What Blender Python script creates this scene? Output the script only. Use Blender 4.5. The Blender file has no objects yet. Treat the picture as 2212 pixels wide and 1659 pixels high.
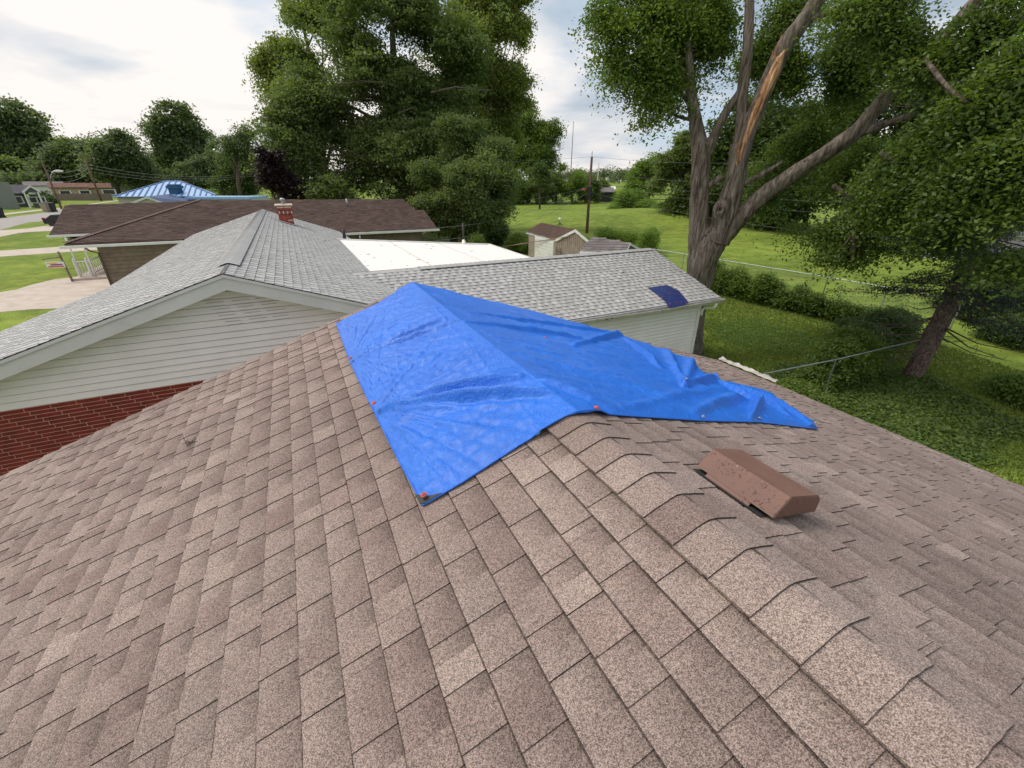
import bpy, math, random
import numpy as np
from mathutils import Vector, Matrix, noise
rnd = random.Random(7)
nrs = np.random.RandomState(11)
C = bpy.context.scene.collection
scene = bpy.context.scene

# ------------------------------------------------------------------ camera, sky, sun, exposure
H = 5.5                                   # eye height above the ground
FPX, CX, CY = 930.0, 1106.0, 829.5        # focal length and centre on a 2212 px wide picture
PIT = math.atan(441 / 930.0)
cd = bpy.data.cameras.new('camera'); cam = bpy.data.objects.new('camera', cd); C.objects.link(cam)
cd.sensor_width = 36.0; cd.lens = FPX / 2212.0 * 36.0
cd.clip_start = 0.05; cd.clip_end = 6000
cam.location = (0, 0, H); cam.rotation_euler = (math.pi / 2 - PIT, 0, 0)
scene.camera = cam

SUN_AZ, SUN_EL = math.radians(-74), math.radians(56)     # azimuth measured from +Y towards +X
w = bpy.data.worlds.new('World'); scene.world = w; w.use_nodes = True
nt = w.node_tree; nt.nodes.clear()
def N(t, ty, **k):
    n = t.nodes.new(ty)
    for a, b in k.items(): setattr(n, a, b)
    return n
def inp(n, **k):
    for a, b in k.items():
        n.inputs[a.replace('_', ' ')].default_value = b
    return n
out = N(nt, 'ShaderNodeOutputWorld'); bg = N(nt, 'ShaderNodeBackground'); bg.inputs[1].default_value = 0.1
sky = N(nt, 'ShaderNodeTexSky'); sky.sky_type = 'NISHITA'; sky.sun_disc = False
sky.sun_elevation = SUN_EL; sky.sun_rotation = SUN_AZ
tc = N(nt, 'ShaderNodeTexCoord'); sep = N(nt, 'ShaderNodeSeparateXYZ')
nt.links.new(tc.outputs['Generated'], sep.inputs[0])
def M(t, op, a, b=None, c=None, clamp=False):
    n = N(t, 'ShaderNodeMath', operation=op, use_clamp=clamp)
    for i, v in enumerate((a, b, c)):
        if v is None: continue
        if isinstance(v, (int, float)): n.inputs[i].default_value = v
        else: t.links.new(v, n.inputs[i])
    return n.outputs[0]
zc = M(nt, 'MAXIMUM', M(nt, 'ADD', sep.outputs[2], 0.16), 0.03)
px_, py_ = M(nt, 'DIVIDE', sep.outputs[0], zc), M(nt, 'DIVIDE', sep.outputs[1], zc)
comb = N(nt, 'ShaderNodeCombineXYZ'); nt.links.new(px_, comb.inputs[0]); nt.links.new(py_, comb.inputs[1])
def noise_n(t, vec, scale, detail=6, rough=.55, dist=0.0, loc=(0, 0, 0), sc=(1, 1, 1)):
    mp = N(t, 'ShaderNodeMapping'); mp.inputs['Location'].default_value = loc; mp.inputs['Scale'].default_value = sc
    t.links.new(vec, mp.inputs[0])
    n = N(t, 'ShaderNodeTexNoise'); inp(n, Scale=scale, Detail=detail, Roughness=rough, Distortion=dist)
    t.links.new(mp.outputs[0], n.inputs['Vector'])
    return n.outputs['Fac']
def ramp(t, fac, stops, interp='LINEAR'):
    r = N(t, 'ShaderNodeValToRGB'); r.color_ramp.interpolation = interp
    e = r.color_ramp.elements
    while len(e) < len(stops): e.new(0.5)
    for el, (p, c) in zip(e, stops):
        el.position = p; el.color = (c[0], c[1], c[2], 1) if not isinstance(c, (int, float)) else (c, c, c, 1)
    t.links.new(fac, r.inputs[0]); return r.outputs[0]
def mix(t, fac, a, b, bt='MIX'):
    n = N(t, 'ShaderNodeMix', data_type='RGBA', blend_type=bt)
    for i, v in ((0, fac), (6, a), (7, b)):
        if isinstance(v, (int, float)): n.inputs[i].default_value = v
        elif isinstance(v, tuple): n.inputs[i].default_value = (v[0], v[1], v[2], 1)
        else: t.links.new(v, n.inputs[i])
    return n.outputs[2]
cv = comb.outputs[0]
cover = noise_n(nt, cv, 0.42, 6, .5, .25, (3.1, 1.7, 0))
shade = noise_n(nt, cv, 0.5, 6, .5, .3, (7.7, 2.2, 4), (1, .7, 1))
fine = noise_n(nt, cv, 1.5, 7, .52, .25, (1, 9, 2))
# brightness of the cloud layer: towards the sun it glows
sv = (math.sin(SUN_AZ) * math.cos(SUN_EL), math.cos(SUN_AZ) * math.cos(SUN_EL), math.sin(SUN_EL))
dot = N(nt, 'ShaderNodeVectorMath', operation='DOT_PRODUCT'); nt.links.new(tc.outputs['Generated'], dot.inputs[0]); dot.inputs[1].default_value = (math.sin(math.radians(-78)) * .8, math.cos(math.radians(-78)) * .8, .6)
glow = ramp(nt, M(nt, 'MULTIPLY_ADD', dot.outputs['Value'], .5, .5), [(0.45, 0.0), (.82, 1.0)], 'EASE')
sh2 = M(nt, 'ADD', M(nt, 'MULTIPLY', shade, .55), M(nt, 'MULTIPLY', fine, .45))
sh3 = M(nt, 'ADD', sh2, M(nt, 'MULTIPLY', glow, .13))
cloudc = ramp(nt, sh3, [(.40, (3.3, 4.0, 4.9)), (.46, (4.5, 5.1, 5.8)), (.52, (6.2, 6.4, 6.7)), (.60, (8.3, 7.95, 7.7))])
skyb = mix(nt, .75, sky.outputs[0], (3.4, 5.0, 6.6))
cmask = ramp(nt, M(nt, 'ADD', M(nt, 'MULTIPLY_ADD', fine, .22, cover), M(nt, 'MULTIPLY', glow, .18)), [(.55, 0.0), (.66, 1.0)])
col = mix(nt, cmask, skyb, cloudc)
hz = ramp(nt, sep.outputs[2], [(0.0, 1.0), (.16, 0.0)])
warm = mix(nt, M(nt, 'MULTIPLY', hz, M(nt, 'MULTIPLY_ADD', fine, .9, .1)), col, (8.2, 7.5, 6.9))
nt.links.new(warm, bg.inputs[0]); nt.links.new(bg.outputs[0], out.inputs[0])

sd = bpy.data.lights.new('sun', 'SUN'); sun = bpy.data.objects.new('sun', sd); C.objects.link(sun)
sd.energy = 2.1; sd.angle = math.radians(22); sd.color = (1, .96, .9)
sun.rotation_euler = Vector(sv).to_track_quat('Z', 'Y').to_euler()
vs = scene.view_settings
vs.view_transform = 'Standard'; vs.look = 'None'; vs.gamma = 1; vs.use_curve_mapping = False; vs.exposure = 0.3
scene.cycles.max_bounces = 6; scene.cycles.transparent_max_bounces = 8

# ------------------------------------------------------------------ geometry helpers
AZ = math.atan((608 - 1106) / (930 / math.cos(PIT)))      # compass direction of our roof ridge
RV = Vector((math.sin(AZ), math.cos(AZ), 0)); QV = Vector((math.cos(AZ), -math.sin(AZ), 0)); ZV = Vector((0, 0, 1))
def W(s, q, z): return RV * s + QV * q + ZV * z            # street-grid coordinates: s away along our ridge, q to its right
def ray(x, y):
    X, u = x - CX, CY - y
    return Vector((X, FPX * math.cos(PIT) + u * math.sin(PIT), -FPX * math.sin(PIT) + u * math.cos(PIT)))
def atz(x, y, z=0.0):
    r = ray(x, y); return r * ((z - H) / r.z) + Vector((0, 0, H))
def ats(x, y, s):
    r = ray(x, y); return r * (s / r.dot(RV)) + Vector((0, 0, H))
def atd(x, y, D):                                          # at horizontal distance D
    r = ray(x, y); return r * (D / math.hypot(r.x, r.y)) + Vector((0, 0, H))
def onp(x, y, P0, n):
    r = ray(x, y); o = Vector((0, 0, H)); return o + r * ((P0 - o).dot(n) / r.dot(n))
def sq(P): return P.dot(RV), P.dot(QV)
def depth(P): return P.y * math.cos(PIT) - (P.z - H) * math.sin(PIT)
def proj(P):
    d = depth(P); u = P.y * math.sin(PIT) + (P.z - H) * math.cos(PIT)
    return (CX + FPX * P.x / d, CY - FPX * u / d) if d > 0.05 else (-9999, -9999)
def pxr(px, P): return px * depth(P) / FPX                 # size in metres of px pixels at P

WM = {}
def place(o, parent=None, m=None):
    m = m or Matrix.Identity(4)
    C.objects.link(o)
    if parent is not None:
        o.parent = parent; o.matrix_basis = WM[parent.name].inverted() @ m
    else: o.matrix_basis = m
    WM[o.name] = m.copy(); return o
def tag(o, label=None, cat=None, group=None, kind=None):
    if label: o['label'] = label
    if cat: o['category'] = cat
    if group: o['group'] = group
    if kind: o['kind'] = kind
    return o
def thing(name, label, cat, loc, group=None):
    o = bpy.data.objects.new(name, None); o.empty_display_size = .3
    place(o, None, Matrix.Translation(loc)); return tag(o, label, cat, group)

class MB:
    def __init__(s, mp=None): s.v = []; s.f = []; s.c = []; s.mp = mp
    def pt(s, p, c=None):
        s.v.append(tuple(s.mp(*p)) if s.mp else tuple(p)); s.c.append(c or (1, .5, 0)); return len(s.v) - 1
    def face(s, pts, c=None): s.f.append([s.pt(p, c) for p in pts])
    def box(s, a, b, c=None):
        x0, y0, z0 = a; x1, y1, z1 = b
        i = [s.pt(p, c) for p in ((x0, y0, z0), (x1, y0, z0), (x1, y1, z0), (x0, y1, z0), (x0, y0, z1), (x1, y0, z1), (x1, y1, z1), (x0, y1, z1))]
        for q in ((0, 3, 2, 1), (4, 5, 6, 7), (0, 1, 5, 4), (1, 2, 6, 5), (2, 3, 7, 6), (3, 0, 4, 7)): s.f.append([i[k] for k in q])
    def prism(s, poly, vec, c=None):
        vec = Vector(vec); n = len(poly)
        a = [s.pt(p, c) for p in poly]; b = [s.pt(Vector(p) + vec, c) for p in poly]
        s.f.append(a[::-1]); s.f.append(b)
        for i in range(n): j = (i + 1) % n; s.f.append([a[i], a[j], b[j], b[i]])
    def tube(s, pts, rad, n=8, cap=True, c=None, wob=0.0):
        pts = [Vector(p) for p in pts]
        if isinstance(rad, (int, float)): rad = [rad] * len(pts)
        up = None; rings = []
        for i, p in enumerate(pts):
            t = (pts[min(i + 1, len(pts) - 1)] - pts[max(i - 1, 0)]).normalized()
            if up is None: up = t.orthogonal().normalized()
            up = (up - t * up.dot(t)).normalized(); sd_ = t.cross(up)
            ring = []
            for k in range(n):
                a = 2 * math.pi * k / n; r = rad[i]
                d = up * math.cos(a) + sd_ * math.sin(a)
                if wob: r *= 1 + wob * noise.noise(p * 1.7 + d * 1.3) + .4 * wob * noise.noise(p * 5 + d * 4)
                ring.append(s.pt(p + d * r, c))
            rings.append(ring)
        for a, b in zip(rings, rings[1:]):
            for k in range(n): s.f.append([a[k], a[(k + 1) % n], b[(k + 1) % n], b[k]])
        if cap: s.f.append(rings[0][::-1]); s.f.append(rings[-1])
    def grid(s, fn, nu, nv, c=None, cf=None):
        b = len(s.v)
        for i in range(nu + 1):
            for j in range(nv + 1):
                p = fn(i / nu, j / nv); s.pt(p, cf(i / nu, j / nv) if cf else c)
        for i in range(nu):
            for j in range(nv):
                a = b + i * (nv + 1) + j; s.f.append([a, a + 1, a + nv + 2, a + nv + 1])
    def mesh(s, name, smooth=False):
        me = bpy.data.meshes.new(name); me.from_pydata([tuple(v) for v in s.v], [], s.f)
        ca = me.color_attributes.new('tone', 'FLOAT_COLOR', 'POINT')
        ca.data.foreach_set('color', np.array([(c[0], c[1], c[2], 1) for c in s.c], np.float32).ravel())
        if smooth: me.polygons.foreach_set('use_smooth', [True] * len(me.polygons))
        return me
    def build(s, name, mat, parent=None, smooth=False, kind=None, label=None, cat=None, group=None, bevel=0):
        me = s.mesh(name, smooth); me.materials.append(mat)
        o = bpy.data.objects.new(name, me); place(o, parent)
        if bevel:
            b = o.modifiers.new('bevel', 'BEVEL'); b.width = bevel; b.segments = 2; b.limit_method = 'ANGLE'
        return tag(o, label, cat, group, kind)
def np_mesh(name, V, F, T=None, smooth=False):
    me = bpy.data.meshes.new(name); k = F.shape[1]
    me.vertices.add(len(V)); me.vertices.foreach_set('co', np.asarray(V, np.float32).ravel())
    me.loops.add(F.size); me.loops.foreach_set('vertex_index', F.astype(np.int32).ravel())
    me.polygons.add(len(F)); me.polygons.foreach_set('loop_start', np.arange(0, F.size, k, dtype=np.int32))
    me.polygons.foreach_set('loop_total', np.full(len(F), k, np.int32))
    if T is not None:
        ca = me.color_attributes.new('tone', 'FLOAT_COLOR', 'POINT')
        ca.data.foreach_set('color', np.concatenate([T, np.ones((len(T), 1))], 1).astype(np.float32).ravel())
    me.update(calc_edges=True)
    if smooth: me.polygons.foreach_set('use_smooth', [True] * len(me.polygons))
    return me

# ------------------------------------------------------------------ materials
def mat(name, rough=.8, spec=.5):
    m = bpy.data.materials.new(name); m.use_nodes = True; t = m.node_tree
    b = t.nodes['Principled BSDF']; b.inputs['Roughness'].default_value = rough; b.inputs['Specular IOR Level'].default_value = spec
    return m, t, b
def bump(t, b, h, strength=.5, dist=.01):
    n = N(t, 'ShaderNodeBump'); n.inputs['Strength'].default_value = strength; n.inputs['Distance'].default_value = dist
    t.links.new(h, n.inputs['Height']); t.links.new(n.outputs[0], b.inputs['Normal'])
def pos(t): return N(t, 'ShaderNodeNewGeometry').outputs['Position']
def objc(t): return N(t, 'ShaderNodeTexCoord').outputs['Object']
def plain(name, c, rough=.7, var=.12, scale=6, spec=.4, bmp=0, metal=0, dirt=0):
    m, t, b = mat(name, rough, spec); p = pos(t)
    f = noise_n(t, p, scale, 6, .6)
    dk = tuple(x * (1 - var * 2) for x in c); lt = tuple(min(1, x * (1 + var)) for x in c)
    cc = ramp(t, f, [(.3, dk), (.7, lt)])
    if dirt:
        d = ramp(t, noise_n(t, p, scale * .35, 8, .7, .4, (5, 5, 5)), [(.52, 0), (.7, dirt)])
        cc = mix(t, d, cc, tuple(x * .45 for x in c))
    t.links.new(cc, b.inputs['Base Color']); b.inputs['Metallic'].default_value = metal
    if bmp: bump(t, b, noise_n(t, p, scale * 8, 4, .6), bmp, .004)
    return m
def shingle_mat(name, A, B, gran=260, contrast=.5, light=None, weather=.2):
    m, t, b = mat(name, .93, .2); p = pos(t)
    at = N(t, 'ShaderNodeAttribute', attribute_name='tone'); sp = N(t, 'ShaderNodeSeparateColor'); t.links.new(at.outputs['Color'], sp.inputs[0])
    oi = N(t, 'ShaderNodeObjectInfo')
    g = M(t, 'ADD', sp.outputs[1], M(t, 'MULTIPLY_ADD', oi.outputs['Random'], .3, -.15), clamp=True)
    base = mix(t, g, A, B)
    g1 = noise_n(t, p, gran, 2, .8); g2 = noise_n(t, p, gran * .35, 3, .7, 0, (4, 4, 4))
    gr = M(t, 'ADD', M(t, 'MULTIPLY', g1, .7), M(t, 'MULTIPLY', g2, .3))
    gm = ramp(t, gr, [(.40, 1 - contrast), (.5, 1.0), (.58, 1 + contrast * 1.3)])
    lg = mix(t, 1.0, base, gm, 'MULTIPLY')
    wt = ramp(t, noise_n(t, p, 1.1, 6, .65), [(.3, 1 - weather), (.7, 1 + weather * .6)])
    lg = mix(t, 1.0, lg, wt, 'MULTIPLY')
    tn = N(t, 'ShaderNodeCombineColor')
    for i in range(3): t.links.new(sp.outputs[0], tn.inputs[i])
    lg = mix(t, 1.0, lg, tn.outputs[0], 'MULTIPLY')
    t.links.new(lg, b.inputs['Base Color']); bump(t, b, gr, .5, .003)
    return m
def foliage(name, dark, light, trans=.35, rough=.55):
    m, t, b = mat(name, rough, .35)
    at = N(t, 'ShaderNodeAttribute', attribute_name='tone'); sp = N(t, 'ShaderNodeSeparateColor'); t.links.new(at.outputs['Color'], sp.inputs[0])
    c = mix(t, sp.outputs[0], dark, light); c = mix(t, M(t, 'MULTIPLY', sp.outputs[2], .6), c, (light[0] * 1.25, light[1] * 1.05, light[2] * .6))
    t.links.new(c, b.inputs['Base Color'])
    tr = N(t, 'ShaderNodeBsdfTranslucent'); tcol = mix(t, 1.0, c, (1.35, 1.5, .6), 'MULTIPLY'); t.links.new(tcol, tr.inputs[0])
    ms = N(t, 'ShaderNodeMixShader'); ms.inputs[0].default_value = trans
    o = t.nodes['Material Output']; t.links.new(b.outputs[0], ms.inputs[1]); t.links.new(tr.outputs[0], ms.inputs[2]); t.links.new(ms.outputs[0], o.inputs[0])
    return m
def bark_mat(name, a, b_, scale=7, squash=.16):
    m, t, b = mat(name, .95, .15); p = pos(t)
    f = noise_n(t, p, scale * 2.2, 7, .65, .6, (0, 0, 0), (1, 1, squash)); g = noise_n(t, p, scale * .4, 4, .6)
    c = ramp(t, f, [(.36, tuple(x * .35 for x in a)), (.5, a), (.68, b_)])
    c = mix(t, ramp(t, g, [(.5, 0), (.75, .5)]), c, (a[0] * .8, a[1] * .95, a[2] * .75))
    t.links.new(c, b.inputs['Base Color']); bump(t, b, f, .8, .03)
    return m
def grass_mat(name, A, B, Yc, s=1.0):
    m, t, b = mat(name, .95, .15); p = pos(t)
    big = noise_n(t, p, .12 * s, 6, .6, .3); mid = noise_n(t, p, 1.1 * s, 6, .7, .2, (3, 3, 3)); fin = noise_n(t, p, 14, 4, .8)
    c = mix(t, ramp(t, big, [(.38, 0), (.62, 1)]), A, B)
    c = mix(t, ramp(t, noise_n(t, p, .5 * s, 6, .65, .5, (9, 1, 1)), [(.52, 0), (.72, .75)]), c, Yc)
    c = mix(t, 1.0, c, ramp(t, mid, [(.3, .6), (.7, 1.3)]), 'MULTIPLY')
    c = mix(t, 1.0, c, ramp(t, fin, [(.3, .5), (.7, 1.45)]), 'MULTIPLY')
    t.links.new(c, b.inputs['Base Color']); bump(t, b, fin, .5, .04)
    return m

m_brown = shingle_mat('brown_shingle', (.300, .238, .208), (.198, .142, .126), 310, .62)
m_grey = shingle_mat('grey_shingle', (.46, .455, .45), (.40, .395, .39), 120, .12, weather=.07)
m_oldbrown = shingle_mat('old_brown_shingle', (.125, .082, .068), (.09, .06, .052), 40, .3, weather=.22)
m_shedgrey = shingle_mat('shed_shingle', (.17, .155, .155), (.13, .115, .115), 40, .3)
m_deck = plain('roof_deck', (.09, .075, .065)); m_deckg = plain('grey_deck', (.35, .35, .35))
m_white = plain('white_paint', (.72, .72, .70), .5, .05, 3, dirt=.25)
m_fascia = plain('fascia_paint', (.62, .60, .605), .6, .05, 2, dirt=.2)
m_siding = plain('siding', (.80, .735, .735), .55, .04, 2, bmp=.15)
m_sidingw = plain('garage_siding', (.78, .76, .74), .5, .04, 2)
m_brick = plain('red_brick', (.20, .024, .017), .75, .22, 5, bmp=.5)
m_mortar = plain('mortar', (.62, .36, .30), .9, .1, 20)
m_chbrick = plain('chimney_brick', (.36, .085, .055), .8, .3, 12); m_chpale = plain('spalled_brick', (.60, .40, .32), .85, .2, 12)
m_tan = plain('tan_wood_siding', (.20, .15, .11), .7, .15, 3)
m_flat = plain('flat_membrane', (.84, .78, .74), .65, .03, 2.5, dirt=.12)
m_dark = plain('dark_plastic', (.03, .03, .032), .6); m_metal = plain('galvanised_metal', (.35, .37, .38), .45, .1, 8, metal=.6)
m_wood = plain('grey_wood', (.22, .18, .15), .9, .2, 4); m_polew = bark_mat('pole_wood', (.17, .11, .085), (.27, .2, .16), 9, .05)
m_conc = plain('concrete', (.50, .42, .36), .9, .08, 1.5, dirt=.25); m_road = plain('asphalt', (.33, .30, .28), .9, .08, 1.2, dirt=.3)
m_bark = bark_mat('maple_bark', (.145, .12, .10), (.28, .245, .21), 6, .13)
m_barkd = bark_mat('dark_bark', (.10, .08, .065), (.18, .15, .125), 6, .2)
m_spruceb = bark_mat('spruce_bark', (.13, .095, .085), (.24, .185, .165), 9, .6)
m_twig = plain('twig', (.09, .07, .055), .9)
m_grass = grass_mat('grass', (.13, .185, .026), (.195, .26, .04), (.27, .295, .055))
# ------------------------------------------------------------------ shingles
EXP = 0.143
def shingle_raw(L, ex, rg, tv=.5, gap=.45, dk=1.0):
    V, F, T = [], [], []
    def quad(ps, ts):
        b = len(V); V.extend(ps); T.extend(ts); F.append((b, b + 1, b + 2, b + 3))
    top = ex + .03
    def zb(y): return .0105 * (1 - y / (top + .01)) + .0015
    hue = rg.uniform(.3, .65)
    ys = [0, .035, ex * .5, ex - .007, ex - .0065, top]; tn = [.98 * dk, .95 * dk, .84 * dk, .60 * dk, .32, .32]  # darkest end tones paint the shade below the next butt; kd repeats it
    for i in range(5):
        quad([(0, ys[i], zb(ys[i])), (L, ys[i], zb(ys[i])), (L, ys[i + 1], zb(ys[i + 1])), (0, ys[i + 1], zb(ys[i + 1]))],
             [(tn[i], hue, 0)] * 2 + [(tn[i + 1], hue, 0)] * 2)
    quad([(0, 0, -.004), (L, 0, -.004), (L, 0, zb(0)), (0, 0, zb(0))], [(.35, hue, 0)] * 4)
    x = rg.uniform(-.08, .03); on = rg.random() < .5
    while x < L:
        wd = rg.uniform(.08, .17) if on else rg.uniform(.05, .14) * gap / .45
        a, b_ = max(0.0, x), min(L, x + wd)
        if on and b_ - a > .012:
            t0 = 1 + tv * (rg.choice([1.0, 1.08, .92, 1.04, .84, .96, .9]) - 1); hh = min(1, max(.22, rg.gauss(.46, .2)))
            th = .0045; y1 = top - .006
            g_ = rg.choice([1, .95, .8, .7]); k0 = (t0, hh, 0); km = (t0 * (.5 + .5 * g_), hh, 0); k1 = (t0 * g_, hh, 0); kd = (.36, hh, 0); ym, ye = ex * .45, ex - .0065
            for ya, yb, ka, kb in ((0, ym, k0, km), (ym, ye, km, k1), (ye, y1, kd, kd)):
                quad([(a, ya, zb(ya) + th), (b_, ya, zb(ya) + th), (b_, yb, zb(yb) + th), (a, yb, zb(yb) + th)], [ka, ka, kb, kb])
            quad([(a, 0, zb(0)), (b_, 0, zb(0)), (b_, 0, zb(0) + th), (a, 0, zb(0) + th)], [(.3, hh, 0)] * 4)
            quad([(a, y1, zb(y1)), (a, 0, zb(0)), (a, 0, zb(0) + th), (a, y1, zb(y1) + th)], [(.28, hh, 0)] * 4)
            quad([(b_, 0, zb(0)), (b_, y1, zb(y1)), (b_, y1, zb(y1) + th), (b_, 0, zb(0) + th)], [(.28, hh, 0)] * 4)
        x += wd; on = not on
    return np.array(V), np.array(F), np.array(T)

def lay_shingles(parent, planes, m, maxobj, seed, ex=EXP, gap=.45, hidden=None, nvar=16, L0=1.0, dk=1.0, tv=.6):
    rg = random.Random(seed)
    var = [shingle_raw(L0 - .0015, ex, rg, gap=gap, dk=dk, tv=tv) for _ in range(nvar)]
    vm = []
    for v in var:
        me = np_mesh('shingle', *v); me.materials.append(m); vm.append(me)
    items = []
    for O, X, Y, ylen, xr in planes:
        Z = X.cross(Y)
        n = int(ylen / ex)
        for k in range(n):
            y = -(k + 1) * ex; x0, x1 = xr(y + ex * .5)
            if x1 - x0 < .05: continue
            x = x0 - rg.random() * L0
            while x < x1:
                a, b = max(x, x0), min(x + L0, x1)
                if b - a > .03:
                    full = b - a > L0 - .01
                    P = O + X * a + Y * y
                    Mx = Matrix((X, Y, Z)).transposed().to_4x4(); Mx.translation = P
                    c = P + X * ((b - a) / 2) + Y * (ex / 2)
                    px = proj(c); vis = -250 < px[0] < 2460 and -60 < px[1] < 1900 and not (hidden and hidden(c))
                    items.append([not vis, (c - Vector((0, 0, H))).length, rg.randrange(nvar) if full else None, Mx, b - a])
                x += L0
    items.sort(key=lambda e: (e[0], e[1]))
    SV, SF, ST, off = [], [], [], 0
    for i, (nv, dist, vi, Mx, L) in enumerate(items):
        raw = var[vi] if vi is not None else shingle_raw(L - .0015, ex, rg, gap=gap, dk=dk, tv=tv)
        if i < maxobj and not nv:
            if vi is not None: me = vm[vi]
            else: me = np_mesh('shingle', *raw); me.materials.append(m)
            place(bpy.data.objects.new('shingle', me), parent, Mx)
        else:
            A = np.array(Mx.to_3x3()); v = raw[0] @ A.T + np.array(Mx.translation)
            SV.append(v); SF.append(raw[1] + off); ST.append(raw[2]); off += len(v)
    if SV:
        me = np_mesh('shingles', np.concatenate(SV), np.concatenate(SF), np.concatenate(ST)); me.materials.append(m)
        o = bpy.data.objects.new('shingle_field', me); place(o, parent); o['kind'] = 'stuff'

def lay_caps(parent, O, D, side, nrm_slope_l, nrm_slope_r, n, ex, m, half=.15, start=0, rise=.006, name='ridge_cap', seed=3, lift=.004, edge=.25):
    """bent cap shingles along a ridge: O start point, D direction the butts face away from, side = unit vector across"""
    rg = random.Random(seed)
    def prof(x):
        r = .035; ax = abs(x); sl = nrm_slope_l if x < 0 else nrm_slope_r
        return -sl * (ax - r * .5 if ax > r else ax * ax / (2 * r))
    xs = [-1, -.85, -.6, -.35, -.18, 0, .18, .35, .6, .85, 1]
    ms = []
    for v in range(4):
        b = MB(); hue = rg.uniform(.3, .8); k = (rg.uniform(.84, .97), hue, 0); wob = [rg.uniform(-.001, .0015) for _ in xs]
        for i in range(len(xs) - 1):
            def P(j, y, z): x = xs[j] * half; return (x, y + (wob[j] if y <= 0 else 0), prof(x) + z)
            zf, zk = rise + lift, lift * .6
            b.face([P(i, 0, zf), P(i + 1, 0, zf), P(i + 1, ex + .02, zk), P(i, ex + .02, zk)], k)
            b.face([P(i, 0, 0.0), P(i + 1, 0, 0.0), P(i + 1, 0, zf), P(i, 0, zf)], (edge, hue, 0))
        for j in (0, len(xs) - 1):
            b.face([P(j, 0, -.002), P(j, 0, zf), P(j, ex + .02, zk), P(j, ex + .02, -.004)], (max(.7, edge), hue, 0))
        me = b.mesh('ridge_cap'); me.materials.append(m); ms.append(me)
    for i in range(start, start + n):
        Mx = Matrix((side, D, ZV)).transposed().to_4x4(); Mx.translation = O + D * (i * ex)
        place(bpy.data.objects.new(name, rg.choice(ms)), parent, Mx)

# ------------------------------------------------------------------ our brown roof
h0 = 1.06; q0 = 1.0343 * h0; RZ = H - h0; T0 = .35; HALF = 5.37; S0, S1 = -1.6, 4.80
house = thing('brown_roofed_house', 'house seen from its own brown shingled gable roof, largest in the foreground', 'house', W(2, q0, 0))
def rp(s, dq): return W(s, q0 + dq, RZ - T0 * abs(dq))
b = MB()
for sg in (-1, 1):
    b.prism([rp(S0, 0) - ZV * .004, rp(S1 - .01, 0) - ZV * .004, rp(S1 - .01, sg * HALF) - ZV * .004, rp(S0, sg * HALF) - ZV * .004], -ZV * .12)
roof = b.build('roof', m_deck, house)
b = MB(W)
b.box((S0 + .3, q0 - HALF + .5, 0), (S1 - .4, q0 + HALF - .5, 2.45)); b.build('wall', m_siding, house)
nL = math.hypot(1, T0)
YL = (QV + ZV * T0) / nL; ZL = (ZV - QV * T0) / nL; XL = YL.cross(ZL)
YR = (-QV + ZV * T0) / nL; ZR = (ZV + QV * T0) / nL; XR = YR.cross(ZR)
sl = HALF * nL
Or = rp(0, 0)
def xrange_for(X):
    sgn = X.dot(RV)
    a, c = S0 * sgn, (S1 + .012) * sgn
    return (lambda y: (min(a, c), max(a, c)))
TARP = []
def inside(poly, x, y):
    r = False; j = len(poly) - 1
    for i in range(len(poly)):
        if (poly[i][1] > y) != (poly[j][1] > y) and x < (poly[j][0] - poly[i][0]) * (y - poly[i][1]) / (poly[j][1] - poly[i][1]) + poly[i][0]: r = not r
        j = i
    return r
def on_roof(x, y):
    P = onp(x, y, Or, ZL)
    if sq(P)[1] < q0: return sq(P)[0], sq(P)[1] - q0
    P = onp(x, y, Or, ZR); return sq(P)[0], sq(P)[1] - q0
left_e = [(727, 703), (758, 790), (812, 903), (862, 1003), (915, 1101)]
far_e = [(727, 703), (815, 660), (905, 617.5), (1130, 667), (1325, 723), (1395, 747), (1475, 777), (1538, 826), (1600, 838), (1662, 855), (1715, 889), (1764, 932)]
near_e = [(915, 1101), (1005, 1048), (1125, 969), (1185, 935), (1222, 914), (1250, 904), (1285, 902), (1370, 908), (1515, 916), (1640, 918), (1764, 932)]
LE, FE, NE = [[on_roof(*p) for p in e] for e in (left_e, far_e, near_e)]
TP = LE + NE[1:] + FE[::-1][1:-1]
def under_tarp(c):
    s_, q_ = sq(c)
    return all(inside(TP, s_ + a, q_ - q0 + e) for a, e in ((0, 0), (.4, 0), (-.4, 0), (0, .07), (0, -.07)))
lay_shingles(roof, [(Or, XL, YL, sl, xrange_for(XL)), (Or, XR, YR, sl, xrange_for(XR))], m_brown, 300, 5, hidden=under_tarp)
lay_caps(roof, W(-1.0, q0 - .012, RZ + .013), RV, QV, T0, T0, 41, EXP, m_brown, .15)
# eave gutter with a crumpled white guard
b = MB(W)
gq = q0 + HALF
b.box((S0, gq - .02, RZ - T0 * HALF - .14), (S1 - .1, gq + .0, RZ - T0 * HALF - .02)); b.build('fascia', m_white, house)
b = MB()
def gfn(u, v):
    s = 3.75 + u * (S1 + .05 - 3.75); q = gq + .0 + v * .10
    k = noise.noise(Vector((s * 9, v * 3, 1)))
    return W(s, q + .015 * noise.noise(Vector((s * 14, 3, v))), RZ - T0 * HALF + .03 + .03 * math.sin(v * 3.1) + .028 * k * (.4 + v))
b.grid(gfn, 90, 6); b.build('gutter_guard', plain('old_foil', (.42, .39, .35), .5, .2, 14, dirt=.3), house)
b = MB(W); b.box((S0, gq + .0, RZ - T0 * HALF - .22), (S1, gq + .11, RZ - T0 * HALF - .21)); b.box((S0, gq + .10, RZ - T0 * HALF - .21), (S1, gq + .11, RZ - T0 * HALF - .12))
b.build('gutter', m_white, house)

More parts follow.
